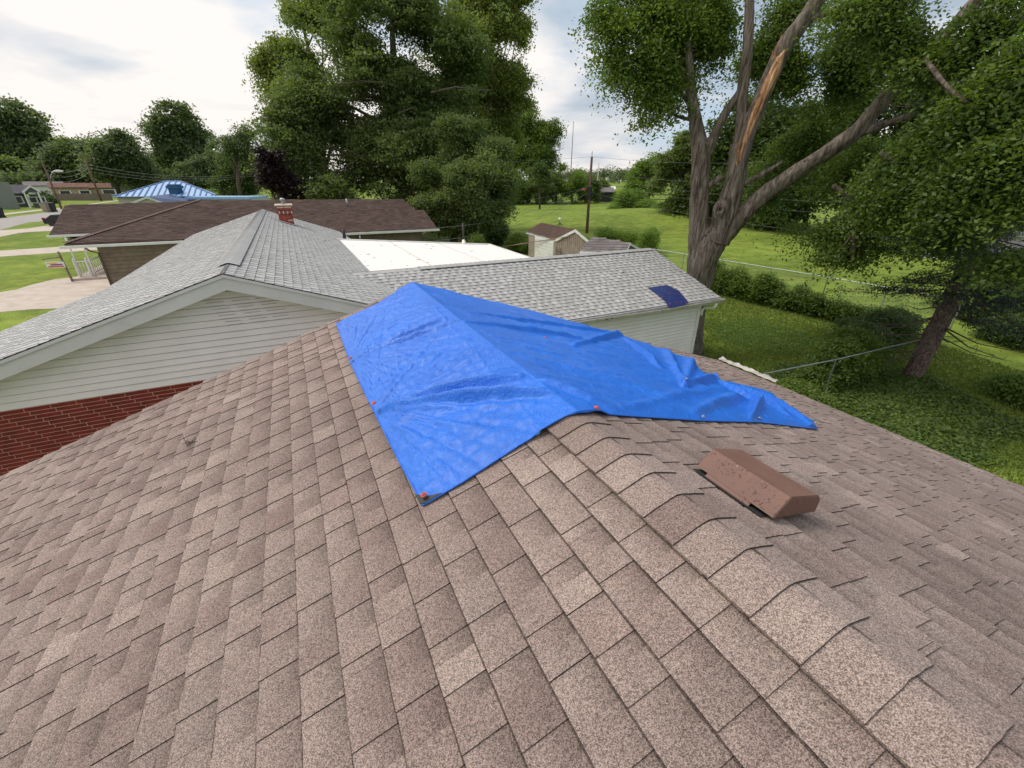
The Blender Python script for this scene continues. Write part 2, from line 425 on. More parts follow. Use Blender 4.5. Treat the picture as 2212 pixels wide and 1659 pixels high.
# ------------------------------------------------------------------ roof vent
m_vent, t, pb = mat('rusty_vent_paint', .58, .3); p_ = pos(t)
vc = ramp(t, noise_n(t, p_, 5, 6, .65), [(.3, (.15, .078, .058)), (.7, (.19, .102, .077))])
att = N(t, 'ShaderNodeAttribute', attribute_name='tone'); sp_ = N(t, 'ShaderNodeSeparateColor'); t.links.new(att.outputs['Color'], sp_.inputs[0])
lich = noise_n(t, p_, 75, 3, .7, 0, (2, 2, 2)); patch = noise_n(t, p_, 7, 3, .6, 0, (6, 6, 1))
msk = M(t, 'MULTIPLY', ramp(t, lich, [(.57, 0), (.60, 1)]), ramp(t, patch, [(.46, 0), (.60, 1)]))
vc = mix(t, M(t, 'MULTIPLY', msk, sp_.outputs[0]), vc, (.05, .02, .016))
l2 = noise_n(t, p_, 42, 3, .6, .4, (8, 1, 1)); vc = mix(t, M(t, 'MULTIPLY', ramp(t, l2, [(.71, 0), (.73, .7)]), sp_.outputs[0]), vc, (.5, .42, .36))
t.links.new(vc, pb.inputs['Base Color']); bump(t, pb, lich, .15, .003)
vent = thing('roof_vent', 'rusty brown slant-back metal box vent on the right roof slope', 'vent', W(2.4, q0 + 1.2, RZ - .4))
def vp(x, y, hgt):                                       # a point hgt above the right slope
    return onp(x, y, Or + ZR * hgt, ZR)
A0, A1 = vp(1549.3, 973.5, .135), vp(1708.8, 1073.8, .135)     # crest line, far and near end
def loc(P): s_, q_ = sq(P); return s_, (q_ - q0) * nL           # along ridge, down slope
sN, dN = loc(A1); sF, dF = loc(A0); dc = (dN + dF) / 2
sB, dB = loc(vp(1666, 1118.4, .035)); sR, dR = loc(vp(1762, 1071, .10))
print('VENT', sN, sF, dN, dF, dB, dR)
def VP(s, d, z): return rp(0, 0) + RV * s + (-YR) * d + ZR * z
sN, sF = .69, 1.045; d0, d3 = .325, .62
prof = [(.325, .03), (.375, .12), (.575, .125), (.607, .108), (.622, .05)]
b = MB()
def sheet(a, c, col): b.face([VP(sN, *a), VP(sF, *a), VP(sF, *c), VP(sN, *c)], col)
sheet(prof[0], prof[1], (1, 0, 0)); sheet(prof[1], prof[2], (.15, 0, 0)); sheet(prof[2], prof[3], (.3, 0, 0)); sheet(prof[3], prof[4], (.3, 0, 0)); b.face([VP(sN, *prof[0]), VP(sF, *prof[0]), VP(sF, .345, .03), VP(sN, .345, .03)])
for s in (sN, sF): b.face([VP(s, *p) for p in prof], (.6, 0, 0))
hood = b.build('hood', m_vent, vent)
so = hood.modifiers.new('thick', 'SOLIDIFY'); so.thickness = .003; so.offset = -1
b = MB()
b.face([VP(sN + .09, d0 - .012, .016), VP(sF - .055, d0 - .012, .016), VP(sF - .055, d0 + .008, .044), VP(sN + .09, d0 + .008, .044)], (1, 0, 0)); 
b.face([VP(sN + .09, d0 - .012, .016), VP(sF - .055, d0 - .012, .016), VP(sF - .14, d0 - .025, .012), VP(sN + .14, d0 - .025, .012)], (1, 0, 0)); b.build('lip', m_vent, vent)
b = MB(); b.face([VP(sN + .03, d0 - .03, .017), VP(sF - .0, d0 - .03, .017), VP(sF - .0, d3 - .02, .017), VP(sN + .03, d3 - .02, .017)])
b.face([VP(sN + .12, d0 + .05, .014), VP(sF - .12, d0 + .05, .014), VP(sF - .12, d0 + .05, .06), VP(sN + .12, d0 + .05, .06)]); b.build('base_flange', m_dark, vent)

# ------------------------------------------------------------------ blue tarp
def tarp_mat(name, c1, c2):
    m, t, pb = mat(name, .40, .45); p_ = pos(t); pb.inputs['Coat Weight'].default_value = .3; pb.inputs['Coat Roughness'].default_value = .42
    f = noise_n(t, p_, 1.6, 5, .6)
    t.links.new(ramp(t, f, [(.3, c1), (.7, c2)]), pb.inputs['Base Color'])
    wv = M(t, 'ADD', M(t, 'MULTIPLY', noise_n(t, p_, 22, 6, .65, 1.2), 1.0), M(t, 'MULTIPLY', noise_n(t, p_, 90, 3, .6, .5, (1, 1, 1)), .35))
    bump(t, pb, wv, .9, .016); pb.inputs['Sheen Weight'].default_value = .0; pb.inputs['Sheen Roughness'].default_value = .4
    return m
m_tarp = tarp_mat('blue_tarpaulin', (.003, .125, .60), (.007, .165, .74)); m_navy = tarp_mat('navy_tarpaulin', (.004, .014, .10), (.007, .02, .14))
m_cap = plain('orange_plastic', (.62, .14, .09), .6, .15, 30)
tarp = thing('blue_tarp', 'large bright blue tarpaulin draped over the far end of the brown roof ridge', 'tarp', W(3, q0, RZ))
def poly_at(pl, u):
    L = [0]
    for a, c in zip(pl, pl[1:]): L.append(L[-1] + math.hypot(c[0] - a[0], c[1] - a[1]))
    x = u * L[-1]
    for i in range(len(pl) - 1):
        if x <= L[i + 1] or i == len(pl) - 2:
            k = (x - L[i]) / (L[i + 1] - L[i]); return (pl[i][0] + (pl[i + 1][0] - pl[i][0]) * k, pl[i][1] + (pl[i + 1][1] - pl[i][1]) * k)
# match the two long edges where each crosses the ridge
def split(pl):
    for i in range(1, len(pl)):
        if pl[i - 1][1] < 0 <= pl[i][1]:
            k = -pl[i - 1][1] / (pl[i][1] - pl[i - 1][1]); r = (pl[i - 1][0] + (pl[i][0] - pl[i - 1][0]) * k, 0.0)
            return pl[:i] + [r], [r] + pl[i:]
Fa, Fb = split(FE); Na, Nb = split(NE)
print('TARP', [tuple(round(v, 2) for v in p) for p in TP])
fast = {'far left': on_roof(733, 707), 'l1': on_roof(760, 790), 'l2': on_roof(814, 903), 'low': on_roof(918, 1090)}
def seg(p, a, c):
    ax, ay = a; bx, by = c; dx, dy = bx - ax, by - ay; L2 = dx * dx + dy * dy
    k = ((p[0] - ax) * dx + (p[1] - ay) * dy) / L2; kk = min(1, max(0, k))
    return math.hypot(p[0] - ax - kk * dx, p[1] - ay - kk * dy), ((p[0] - ax) * dy - (p[1] - ay) * dx) / math.sqrt(L2), k, math.sqrt(L2)
fold = [((812, 903), (1120, 833), .040, .045), ((1120, 833), (1330, 900), .016, .05), ((812, 903), (1190, 862), .034, .04), ((760, 790), (960, 700), .022, .035),
        ((760, 790), (1010, 705), .016, .03), ((1000, 705), (1250, 742), .022, .05), ((1010, 685), (1330, 730), .018, .05), ((1240, 760), (1345, 728), .03, .06),
        ((1330, 900), (1560, 850), .012, .08), ((1478, 846), (1545, 830), .04, .07), ((1478, 846), (1500, 780), .03, .08), ((1478, 846), (1440, 765), .03, .07),
        ((1500, 905), (1600, 870), .03, .08), ((1600, 845), (1690, 905), .035, .06), ((1620, 915), (1640, 880), .04, .05), ((1640, 850), (1740, 925), .02, .04),
        ((1540, 830), (1650, 890), .03, .06), ((1060, 770), (1440, 870), .012, .10), ((1350, 740), (1420, 800), .03, .05)]
fold = [(on_roof(*a), on_roof(*c), amp, wd) for a, c, amp, wd in fold]
def tarp_h(s, dq):
    base = -T0 * (math.sqrt(dq * dq + .09 ** 2) - .04)
    z = .036
    p = (s, dq)
    for a, c, amp, wd in fold:
        d, sg, k, L = seg(p, a, c)
        if d < wd * 3:
            w_ = wd * (.45 + .75 * min(1, max(0, k))) * .8
            env = min(1, .35 + 1.2 * min(1, max(0, k))) * (1 - .6 * max(0, min(1, k)) ** 6)
            x = d / w_
            z += 2.3 * amp * env * math.exp(-x * x * (.6 if sg > 0 else 2.2))
    for nm, rr, am in (('l1', .95, .012), ('l2', 1.1, .014), ('low', .35, .006), ('far left', .5, .008)):
        fx, fy = fast[nm]; dx, dy = s - fx, dq - fy; r = math.hypot(dx, dy)
        if r < rr * 1.8:
            th = math.atan2(dx, dy + .02)
            n_ = noise.noise(Vector((th * 7, r * .7, rr * 9))) + .6 * noise.noise(Vector((th * 17, r * .9, rr * 5)))
            z += 1.5 * am * (abs(n_) * 1.6 - .3) * math.exp(-(r / rr) ** 2) * min(1, r / .12)
    for g_, sp_g in ((s + .1 * dq, .62), (dq - .06 * s, .58)):        # packing creases
        fr = abs((g_ / sp_g) % 1 - .5) * sp_g; z += .0035 * math.exp(-(fr / .011) ** 2)
    # long pulls across the slope and fine crumple
    z += 1.0 * .012 * noise.noise(Vector((s * 5.5 + .8 * dq, dq * 1.1, 2))) + .012 * noise.noise(Vector((s * 15 + dq * 3, dq * 4, 5))) + .0052 * noise.noise(Vector((s * 30 + dq * 6, dq * 12, 8))) + .0042 * noise.noise(Vector((s * 19, dq * 24, 3)))
    if dq > .3:
        kk = min(1, (dq - .3) / 1.5)
        z += kk * .022 * noise.noise(Vector((s * 2.1 + dq * .9, dq * 1.3, 9))) + kk * .010 * abs(noise.noise(Vector((s * 5 + dq * 2, dq * 3.1, 4))))
    return RZ + base + z
def edge_pt(t_, u): return None
NU, NV = 400, 230
V, F = [], []
uc = .33
for i in range(NU + 1):
    u = i / NU
    if u < uc: f_, n_ = poly_at(Fa, u / uc), poly_at(Na, u / uc)
    else: f_, n_ = poly_at(Fb, (u - uc) / (1 - uc)), poly_at(Nb, (u - uc) / (1 - uc))
    for j in range(NV + 1):
        v = j / NV
        s = f_[0] + (n_[0] - f_[0]) * v; q = f_[1] + (n_[1] - f_[1]) * v
        if u < uc:   # follow the measured left edge
            le = poly_at(LE, v); st = (LE[0][0] + (LE[-1][0] - LE[0][0]) * v, LE[0][1] + (LE[-1][1] - LE[0][1]) * v)
            kx = (1 - u / uc) ** 2; s += (le[0] - st[0]) * kx; q += (le[1] - st[1]) * kx
        e = min(v, 1 - v); wb = .012 * noise.noise(Vector((u * 22, 1 if v < .5 else 7, 3))) * max(0, 1 - e * 12)
        s += wb
        z = tarp_h(s, q)
        ed = min(1, min(v, 1 - v, u, (1 - u) * 2) * 26)
        zr = RZ - T0 * abs(q) + (.018 if abs(q) < .2 else 0)
        hang = 0
        if s > S1 + .02: hang = (s - S1) * 1.2
        z = zr + .018 + (z - zr - .018) * (.25 + .75 * ed) if z > zr + .018 else zr + .018
        V.append(tuple(W(s, q0 + q, z - hang)))
idx = np.arange((NU + 1) * (NV + 1)).reshape(NU + 1, NV + 1)
F = np.stack([idx[:-1, :-1], idx[:-1, 1:], idx[1:, 1:], idx[1:, :-1]], -1).reshape(-1, 4)
me = np_mesh('sheet', np.array(V), F, None, True); me.materials.append(m_tarp)
sh = place(bpy.data.objects.new('sheet', me), tarp)
def hem(e, nm):
    pts = [W(p[0], q0 + p[1], max(tarp_h(*p) * 0 + RZ - T0 * abs(p[1]) + (.026 if abs(p[1]) > .2 else .045), 0)) for p in [poly_at(e, k / 60) for k in range(61)]]
    b = MB(); b.tube(pts, .0045, 6); b.build(nm, m_tarp, sh, True)
hem(LE, 'hem'); hem(NE, 'hem')
def fastener(P, Zn, r, parent, m=m_cap):
    b = MB(); X = Zn.orthogonal().normalized(); Y = Zn.cross(X)
    for r0, z0, z1 in ((r, 0, .006), (r * .55, .006, .011), (r * .2, .011, .015)):
        pl = [P + X * (r0 * math.cos(a)) + Y * (r0 * math.sin(a)) + Zn * z0 for a in [k * math.pi / 8 for k in range(16)]]
        b.prism(pl, Zn * (z1 - z0))
    return b.build('fastener', m, parent, True)
for x, y, m_ in ((918, 1088, m_cap), (813, 903, m_cap), (760, 789, m_cap), (733, 707, m_cap), (1287, 897, m_cap), (1179, 740, m_cap), (1325, 722, m_cap)):
    s, q = on_roof(x, y); Zn = ZL if q < 0 else ZR
    fastener(W(s, q0 + q, tarp_h(s, q) - .004), Zn, .015 if y > 720 else .011, sh, m_)
for x, y in ((1516, 914), (1637, 915), (1757, 928), (1045, 640), (1478, 846)):
    s, q = on_roof(x, y); fastener(W(s, q0 + q, tarp_h(s, q) - .004), ZR, .013, sh, m_metal).name = 'grommet'
s, q = LE[-1]; P = rp(s, q) + ZL * .028
b = MB(); e1 = (W(*[LE[-2][0], q0 + LE[-2][1], 0]) - W(s, q0 + q, 0)).normalized(); e2 = (W(NE[1][0], q0 + NE[1][1], 0) - W(s, q0 + q, 0)).normalized()
lift = lambda v: v + ZV * (v.dot(QV) * T0)
b.prism([P + lift(e1) * .015 + lift(e2) * .0, P + lift(e1) * .09, P + lift(e1) * .035 + lift(e2) * .035, P + lift(e2) * .10, P + lift(e2) * .015], ZL * .004)
b.build('corner_patch', m_dark, sh)

# ------------------------------------------------------------------ grey-roofed white house next door
SF_ = 8.14; pk = ats(480, 592, SF_); PQ, PZ = sq(pk)[1], pk.z
TL, TR_ = .325, .345
SE = 26.0
wh = thing('grey_shingled_house', 'white-sided house with light grey shingle roof and red brick lower wall', 'house', W(14, PQ, 0))
QLF, QLN, QR = PQ - 4.15, PQ - 8.0, PQ + 4.6
def wl(s, q): return W(s, q, PZ - TL * (PQ - q))
def wr(s, q): return W(s, q, PZ - TR_ * (q - PQ))
EV_L = -3.1
s_br = 12.2
b = MB(); dn = -ZV * .05
lp = [wl(SF_, PQ), wl(SE, PQ), wl(SE, PQ + EV_L), wl(s_br + 1.2, PQ + EV_L), wl(s_br - .6, PQ - 6.6), wl(SF_, PQ - 6.6)]
b.prism([p - ZV * .006 for p in lp], dn)
rp_ = [wr(SF_, PQ), wr(SF_, QR), wr(SE, QR - 1.2), wr(SE, PQ)]
b.prism([p - ZV * .006 for p in rp_], dn)
wroof = b.build('roof', m_deckg, wh)
# wing
WZ, WS, WSE, WQE = 3.4, 11.5, 8.47, 10.84
TW = (WZ - 2.4) / (WS - WSE)
def ww(s, q): return W(s, q, WZ - TW * abs(WS - s))
b = MB(); b.prism([ww(WS, PQ + 2.2) - ZV * .006, ww(WS, WQE) - ZV * .006, ww(WSE, WQE) - ZV * .006, ww(WSE, PQ + 5.0) - ZV * .006], dn)
b.prism([ww(WS, PQ + 2.2) - ZV * .006, ww(WS, WQE) - ZV * .006, ww(WS + 3, WQE) - ZV * .006, ww(WS + 3, PQ + 3) - ZV * .006], dn); wing = b.build('wing_roof', m_deckg, wh)
def frame(slope, across):                                # across = horizontal unit vector pointing up the slope
    n = math.hypot(1, slope); Y = (across + ZV * slope) / n; Z = (ZV - across * slope) / n; return Y.cross(Z), Y
XwL, YwL = frame(TL, QV); XwR, YwR = frame(TR_, -QV); XwW, YwW = frame(TW, RV)
def xr_s(X, a, c): g = X.dot(RV); return (lambda y: tuple(sorted((a * g, c * g))))
def xrL(y):
    g = XwL.dot(RV); dq = -y / math.hypot(1, TL)
    e = SE if dq < -EV_L else (s_br + 1.2 - (dq + EV_L) / (6.6 + EV_L) * 1.8)
    return tuple(sorted((SF_ * g - SF_ * 0, e * g)))
def xrR(y):
    g = XwR.dot(RV); dq = -y / math.hypot(1, TR_); s0_ = SF_
    s_in = WS + .25 if dq > 2.5 else SE                  # flat roof covers the rest
    e = 13.0 if dq > 3.2 else SE
    return tuple(sorted((s0_ * g, e * g)))
OW = W(0, PQ, PZ)
gW = XwW.dot(QV)
def xrW(y):
    ds = -y / math.hypot(1, TW); s = WS - ds
    # starts where it meets the main slope
    z = WZ - TW * ds; qv = PQ + (PZ - z) / TR_ - .25
    return tuple(sorted((qv * gW, WQE * gW)))
OWing = W(WS, 0, WZ)
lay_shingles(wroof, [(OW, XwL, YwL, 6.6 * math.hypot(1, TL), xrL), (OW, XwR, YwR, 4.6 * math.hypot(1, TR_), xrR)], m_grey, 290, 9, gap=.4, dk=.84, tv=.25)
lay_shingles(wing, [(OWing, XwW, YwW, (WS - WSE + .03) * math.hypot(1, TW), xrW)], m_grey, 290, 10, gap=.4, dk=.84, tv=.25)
lay_caps(wroof, W(SF_ + .01, PQ, PZ + .0), RV, QV, TL, TR_, 7, .143, m_grey, .15, edge=.5)
lay_caps(wroof, W(SF_ + .9, PQ, PZ + .03), RV, QV, TL, TR_, 118, .143, m_grey, .17, lift=.003, rise=.006, seed=5, edge=.9)
lay_caps(wing, W(WS, PQ + 2.35, WZ), QV, -RV, TW, TW, 12, .143, m_grey, .15, seed=6, edge=.5)
lay_caps(wing, W(WS, PQ + 3.95, WZ + .03), QV, -RV, TW, TW, int((WQE - PQ - 3.95) / .143), .143, m_grey, .16, lift=.004, seed=7, edge=.5)
# barge boards and soffit on the gable
def bargeboard(s, q_end, slope, sgn, name):
    b = MB(); th = RV * .03
    for z0, z1, ds, nm in ((-.055, -.012, 0, 0), (-.255, -.055, .025, 1)):
        a = W(s + ds, PQ, PZ + z1); c = W(s + ds, q_end, PZ + z1 - slope * abs(q_end - PQ))
        b.prism([a, c, c + ZV * (z0 - z1), a + ZV * (z0 - z1)], th)
    b.build('barge_board', m_fascia, wh)
bargeboard(SF_ - .01, PQ - 6.6, TL, -1, 'l'); bargeboard(SF_ - .01, QR, TR_, 1, 'r')
b = MB()
for qe, sl_ in ((PQ - 6.6, TL), (QR, TR_)):
    b.prism([W(SF_ + .04, PQ, PZ - .24), W(8.54, PQ, PZ - .24), W(8.54, qe, PZ - .24 - sl_ * abs(qe - PQ)), W(SF_ + .04, qe, PZ - .24 - sl_ * abs(qe - PQ))], -ZV * .012)
b.build('soffit', m_fascia, wh)
SWL = 8.54; ZB = 2.33                                   # gable wall plane and top of the brick
gwall = MB(W); gwall.box((SWL + .0005, PQ - 6.2, 0), (SWL + .2, PQ + 4.0, ZB - .01), None)
wall = gwall.build('wall', m_mortar, wh)
b = MB(W); b.box((SWL + .2, PQ - 3.0, 0), (SE - .3, PQ + 1.6, 2.9)); b.box((SWL + .2, PQ - 6.0, 0), (12.2, PQ, 1.9)); b.build('side_wall', m_siding, wh)
b = MB(); b.prism([W(SWL + .05, PQ - 6.2, ZB), W(SWL + .05, PQ + 4, ZB), W(SWL + .05, PQ + 4, ZB + .1), W(SWL + .05, PQ, PZ - .25), W(SWL + .05, PQ - 5.2, ZB + .1), W(SWL + .05, PQ - 6.2, ZB + .02)], RV * .1); b.build('gable_panel', m_siding, wh)
eb = .1145; k = 0
while True:
    z0 = ZB + k * eb; z1 = z0 + eb - .013
    if z0 > PZ - .34: break
    def lim(z): return PQ - min(6.1, (PZ - .26 - z) / TL), PQ + min(4.0, (PZ - .26 - z) / TR_)
    l0, r0 = lim(z0); l1, r1 = lim(min(z1, PZ - .262))
    b = MB(W)
    zt = min(z1, PZ - .262)
    f0, f1 = SWL - .020, SWL + .004
    b.face([(f0, l0, z0), (f0, r0, z0), (f1, r1, zt), (f1, l1, zt)]); b.face([(f0, l0, z0), (f0, r0, z0), (SWL + .002, r0, z0 - .006), (SWL + .002, l0, z0 - .006)])
    b.face([(f0, l0, z0), (f1, l1, zt), (SWL + .05, l1, zt), (SWL + .05, l0, z0)]); b.face([(f0, r0, z0), (f1, r1, zt), (SWL + .05, r1, zt), (SWL + .05, r0, z0)])
    b.build('siding_board', m_siding, wall); k += 1
b = MB(W)
for i in range(9):
    z = PZ - .46 - i * .057
    for j in range(3):
        qa = PQ - .42 + j * .36 + .03 * i; b.box((SWL - .0215, qa, z), (SWL - .008, qa + .24 + .05 * rnd.random(), z + .006))
b.build('vent_slots', plain('slot_shadow_grey', (.52, .50, .49)), wall, kind='stuff')
bm = MB(); bm.box((0, -.004, 0), (.302, .04, .0575)); bmesh_ = bm.mesh('brick'); bmesh_.materials.append(m_brick)
Mrot = Matrix((QV, RV, ZV)).transposed().to_4x4()
cnt = 0
for r in range(17):
    z = ZB - .012 - (r + 1) * .0677
    x = PQ - 5.0 - (.312 * (r % 2) * .5 + .11 * (r % 3))
    while x < PQ + .2 - .24 * r and cnt < 299:
        pv = proj(W(SWL, x + .15, z))
        if pv[0] > -60:
            Mx = Mrot.copy(); Mx.translation = W(SWL + rnd.uniform(-.001, .002), x, z); place(bpy.data.objects.new('brick', bmesh_), wall, Mx); cnt += 1
        x += .3115
print('bricks', cnt)
# wing wall, corner board, gutter, downspout
b = MB(W); b.box((WSE + .44, PQ + 3, 0), (14.2, WQE - .35, 2.42)); wwall = b.build('wing_wall', m_sidingw, wh)
b = MB(W); b.face([(WSE + .4, WQE - .36, 2.38), (WS, WQE - .36, 3.33), (14.4, WQE - .36, 2.38)]); b.build('wing_gable', m_sidingw, wh)
k = 0
while 2.3 - k * .102 > .0:
    z1 = 2.3 - k * .102; b = MB(W); f0, f1 = WSE + .350, WSE + .376
    b.face([(f0, PQ + 3, z1 - .102), (f0, WQE - .46, z1 - .102), (f1 + .01, WQE - .46, z1 - .02), (f1 + .01, PQ + 3, z1 - .02)]); b.face([(f0, PQ + 3, z1 - .102), (f0, WQE - .46, z1 - .102), (WSE + .38, WQE - .46, z1 - .102), (WSE + .38, PQ + 3, z1 - .102)])
    b.build('siding_board', m_sidingw, wwall); k += 1
b = MB(W); b.box((WSE + .34, WQE - .46, 0), (WSE + .45, WQE - .34, 2.3)); b.build('corner_board', m_white, wh)
b = MB(W); b.box((WSE + .04, PQ + 3, 2.29), (WSE + .36, WQE - .02, 2.30)); b.box((WSE + .03, PQ + 3, 2.26), (WSE + .05, WQE - .02, 2.385)); b.build('soffit', m_white, wh)
b = MB()
g0, g1 = PQ + 3, WQE + .05; m_gut = plain('old_gutter', (.50, .48, .44), .5, .15, 3, dirt=.4)
pr = [(.03, -.02), (.03, -.125), (-.06, -.125), (-.10, -.06), (-.115, -.015), (-.105, -.01)]
def gp(q, i): sag = .012 * math.sin(q * 1.3) ; return W(WSE + pr[i][0], q, 2.395 + pr[i][1] + sag)
for j in range(24):
    qa, qb = g0 + (g1 - g0) * j / 24, g0 + (g1 - g0) * (j + 1) / 24
    for i in range(5): b.face([gp(qa, i), gp(qb, i), gp(qb, i + 1), gp(qa, i + 1)])
for q_ in (g0, g1): b.face([gp(q_, i) for i in range(6)])
gut = b.build('gutter', m_gut, wh); so = gut.modifiers.new('t', 'SOLIDIFY'); so.thickness = .004
b = MB(); b.tube([W(WSE - .04, WQE - .22, 2.30), W(WSE - .04, WQE - .22, 2.2), W(WSE + .02, WQE - .24, 2.14), W(WSE + .25, WQE - .3, 2.1), W(WSE + .31, WQE - .32, 2.0), W(WSE + .31, WQE - .32, 1.85)], .04, 8); b.build('downspout', m_white, wh, True)
b = MB(); z_ = 2.395
for j in range(60):
    q_ = g0 + rnd.random() * (g1 - g0); b.box(tuple(W(WSE - .05 + rnd.uniform(-.03, .03), q_, z_ - .06))[:3], tuple(W(WSE - .05, q_, z_ - .045) + Vector((.12, .03, .004))))
b.build('gutter_debris', m_twig, gut, kind='stuff')
# barge board of the wing
b = MB()
b.prism([W(WSE, WQE, 2.39), W(WS, WQE, WZ - .01), W(WS, WQE, WZ - .13), W(WSE, WQE, 2.27)], QV * .02); b.prism([W(WS, WQE, WZ - .01), W(WS + 3, WQE, WZ - 3 * TW - .01), W(WS + 3, WQE, WZ - 3 * TW - .13), W(WS, WQE, WZ - .13)], QV * .02); b.build('barge_board', m_white, wh)
# low flat roof
FQ0 = PQ + 2.75
def fz(q): return 3.19 - (q - FQ0) * .068
fl = [(WS + .02, FQ0 + .05), (20.5, FQ0), (19.4, PQ + 9.25), (WS + .2, PQ + 9.0)]
b = MB(); b.prism([W(s, q, fz(q)) for s, q in fl], -ZV * .25); flat = b.build('flat_roof', m_flat, wh)
b = MB()
for q_ in (FQ0 + 2.1, FQ0 + 4.2): b.face([W(WS + .2, q_, fz(q_) + .004), W(20.3, q_, fz(q_) + .004), W(20.3, q_ + .05, fz(q_ + .05) + .0045), W(WS + .2, q_ + .05, fz(q_ + .05) + .0045)])
b.build('seam', plain('seam', (.62, .58, .54)), flat)
b = MB(); 
for a, c, e in (((20.5, FQ0), (19.4, PQ + 9.25), 0), ((19.4, PQ + 9.25), (WS + .2, PQ + 9.0), 1)):
    pa, pc = W(*a, fz(a[1]) + .0), W(*c, fz(c[1]) + .0); sd_ = (pc - pa).normalized().cross(ZV) * -1
    b.prism([pa, pc, pc + ZV * .05, pa + ZV * .05], sd_ * .09); b.prism([pa + sd_ * .11 - ZV * .12, pc + sd_ * .11 - ZV * .12, pc + sd_ * .11 - ZV * .02, pa + sd_ * .11 - ZV * .02], sd_ * .05)
b.build('edge_trim', m_white, flat)
b = MB(W); b.box((WS + .4, FQ0 + .3, 0), (19.0, PQ + 8.8, 2.55)); b.build('rear_wall', m_sidingw, wh)
# pipes
def pipe(P, hgt, r, m, name, parent, cone=0):
    b = MB()
    if cone: b.tube([P, P + ZV * .05, P + ZV * .2], [cone, cone * .6, r * 1.15], 12); b.build('pipe_boot', m_flat, parent, True); b = MB()
    b.tube([P, P + ZV * hgt], r, 10); b.build(name, m, parent, True)
m_pipe = plain('black_pipe', (.045, .035, .04), .6)
Pp = onp(1002, 527, W(15, FQ0, fz(FQ0)), (ZV + QV * .068).normalized()); pipe(Pp, .9, .045, m_pipe, 'vent_pipe', flat, .16)
Pp = onp(745, 518, W(0, PQ, PZ), (ZV + QV * TR_).normalized()); pipe(Pp, .45, .07, m_pipe, 'vent_pipe', wh)
Pp = onp(779, 521, W(0, PQ, PZ), (ZV + QV * TR_).normalized()); pipe(Pp, .25, .035, m_metal, 'vent_pipe', wh)
# chimney
chL, chR = onp(604, 478, OW, (ZV + QV * TR_).normalized()), onp(637, 488, OW, (ZV + QV * TR_).normalized())
sc, qc = sq(chL); qc1 = sq(chR)[1]; wc = max(.45, qc1 - qc)
print('CHIM', sc, qc, qc1, chL.z)
chz = chL.z; cs = sc
topz = atd(625, 441, math.hypot(*(W(cs, qc, 0).xy))).z
b = MB(W); ZT = topz
b.box((cs, qc, chz - .4), (cs + wc * .9, qc + wc, ZT - .06)); b.box((cs - .05, qc - .05, ZT - .38), (cs + wc * .9 + .05, qc + wc + .05, ZT - .24)); chim = b.build('chimney', plain('chimney_mortar', (.16, .06, .05), .9), wh)
b = MB(W); b.prism([(cs - .06, qc - .06, ZT - .06), (cs - .06, qc + wc + .06, ZT - .06), (cs - .02, qc + wc + .02, ZT), (cs - .02, qc, ZT)], (0, 0, 0)) if False else b.box((cs - .07, qc - .07, ZT - .06), (cs + wc * .9 + .07, qc + wc + .07, ZT)); b.build('cap', plain('mortar_cap', (.66, .56, .42), .9, .1, 9), chim, bevel=.02)
b = MB(); Pf = W(cs + .2, qc + wc * .5, ZT); b.tube([Pf, Pf + ZV * .14], .07, 10); b.tube([Pf + ZV * .14, Pf + ZV * .17, Pf + ZV * .22, Pf + ZV * .24], [.1, .11, .09, .02], 12); b.build('flue', m_metal, chim, True)
nb = 0; z = chz + .0
nrow = int((ZT - .44 - chz + .25) / .0677)
for r in range(nrow):
    z = ZT - .46 - r * .0677
    for kx in range(3):
        wd = wc / 2.5; a = qc + kx * wd - (wd / 2 if r % 2 else 0); e = a + wd - .012; a = max(a, qc); e = min(e, qc + wc)
        if e - a < .04: continue
        b = MB(W); b.box((cs - .008, a, z), (cs + .03, e, z + .056)); b.build('brick', m_chpale if rnd.random() < .4 else m_chbrick, chim)
n_ = 8
for kx in range(n_):
    a = qc - .04 + kx * (wc + .08) / n_; b = MB(W); b.box((cs - .06, a, ZT - .37), (cs - .03, a + .05, ZT - .26)); b.build('brick', m_chpale if kx % 2 else m_chbrick, chim)
for r in range(2):
    for kx in range(2):
        a = qc + kx * wc / 2 + .005; b = MB(W); b.box((cs - .012, a, ZT - .22 + r * .075), (cs + .02, a + wc / 2 - .015, ZT - .16 + r * .075)); b.build('brick', m_chpale if r else m_chbrick, chim)
b = MB(); fs = [W(cs - .30, qc - .02, 0), W(cs - .30, qc + wc + .08, 0), W(cs - .005, qc + wc + .04, 0), W(cs - .005, qc, 0)]
fs = [Vector((p.x, p.y, PZ - TR_ * (sq(p)[1] - PQ) + .035)) for p in fs]; b.prism(fs, ZV * .006); b.build('flashing', plain('sheet_metal', (.55, .57, .58), .4, .05, 4), chim)
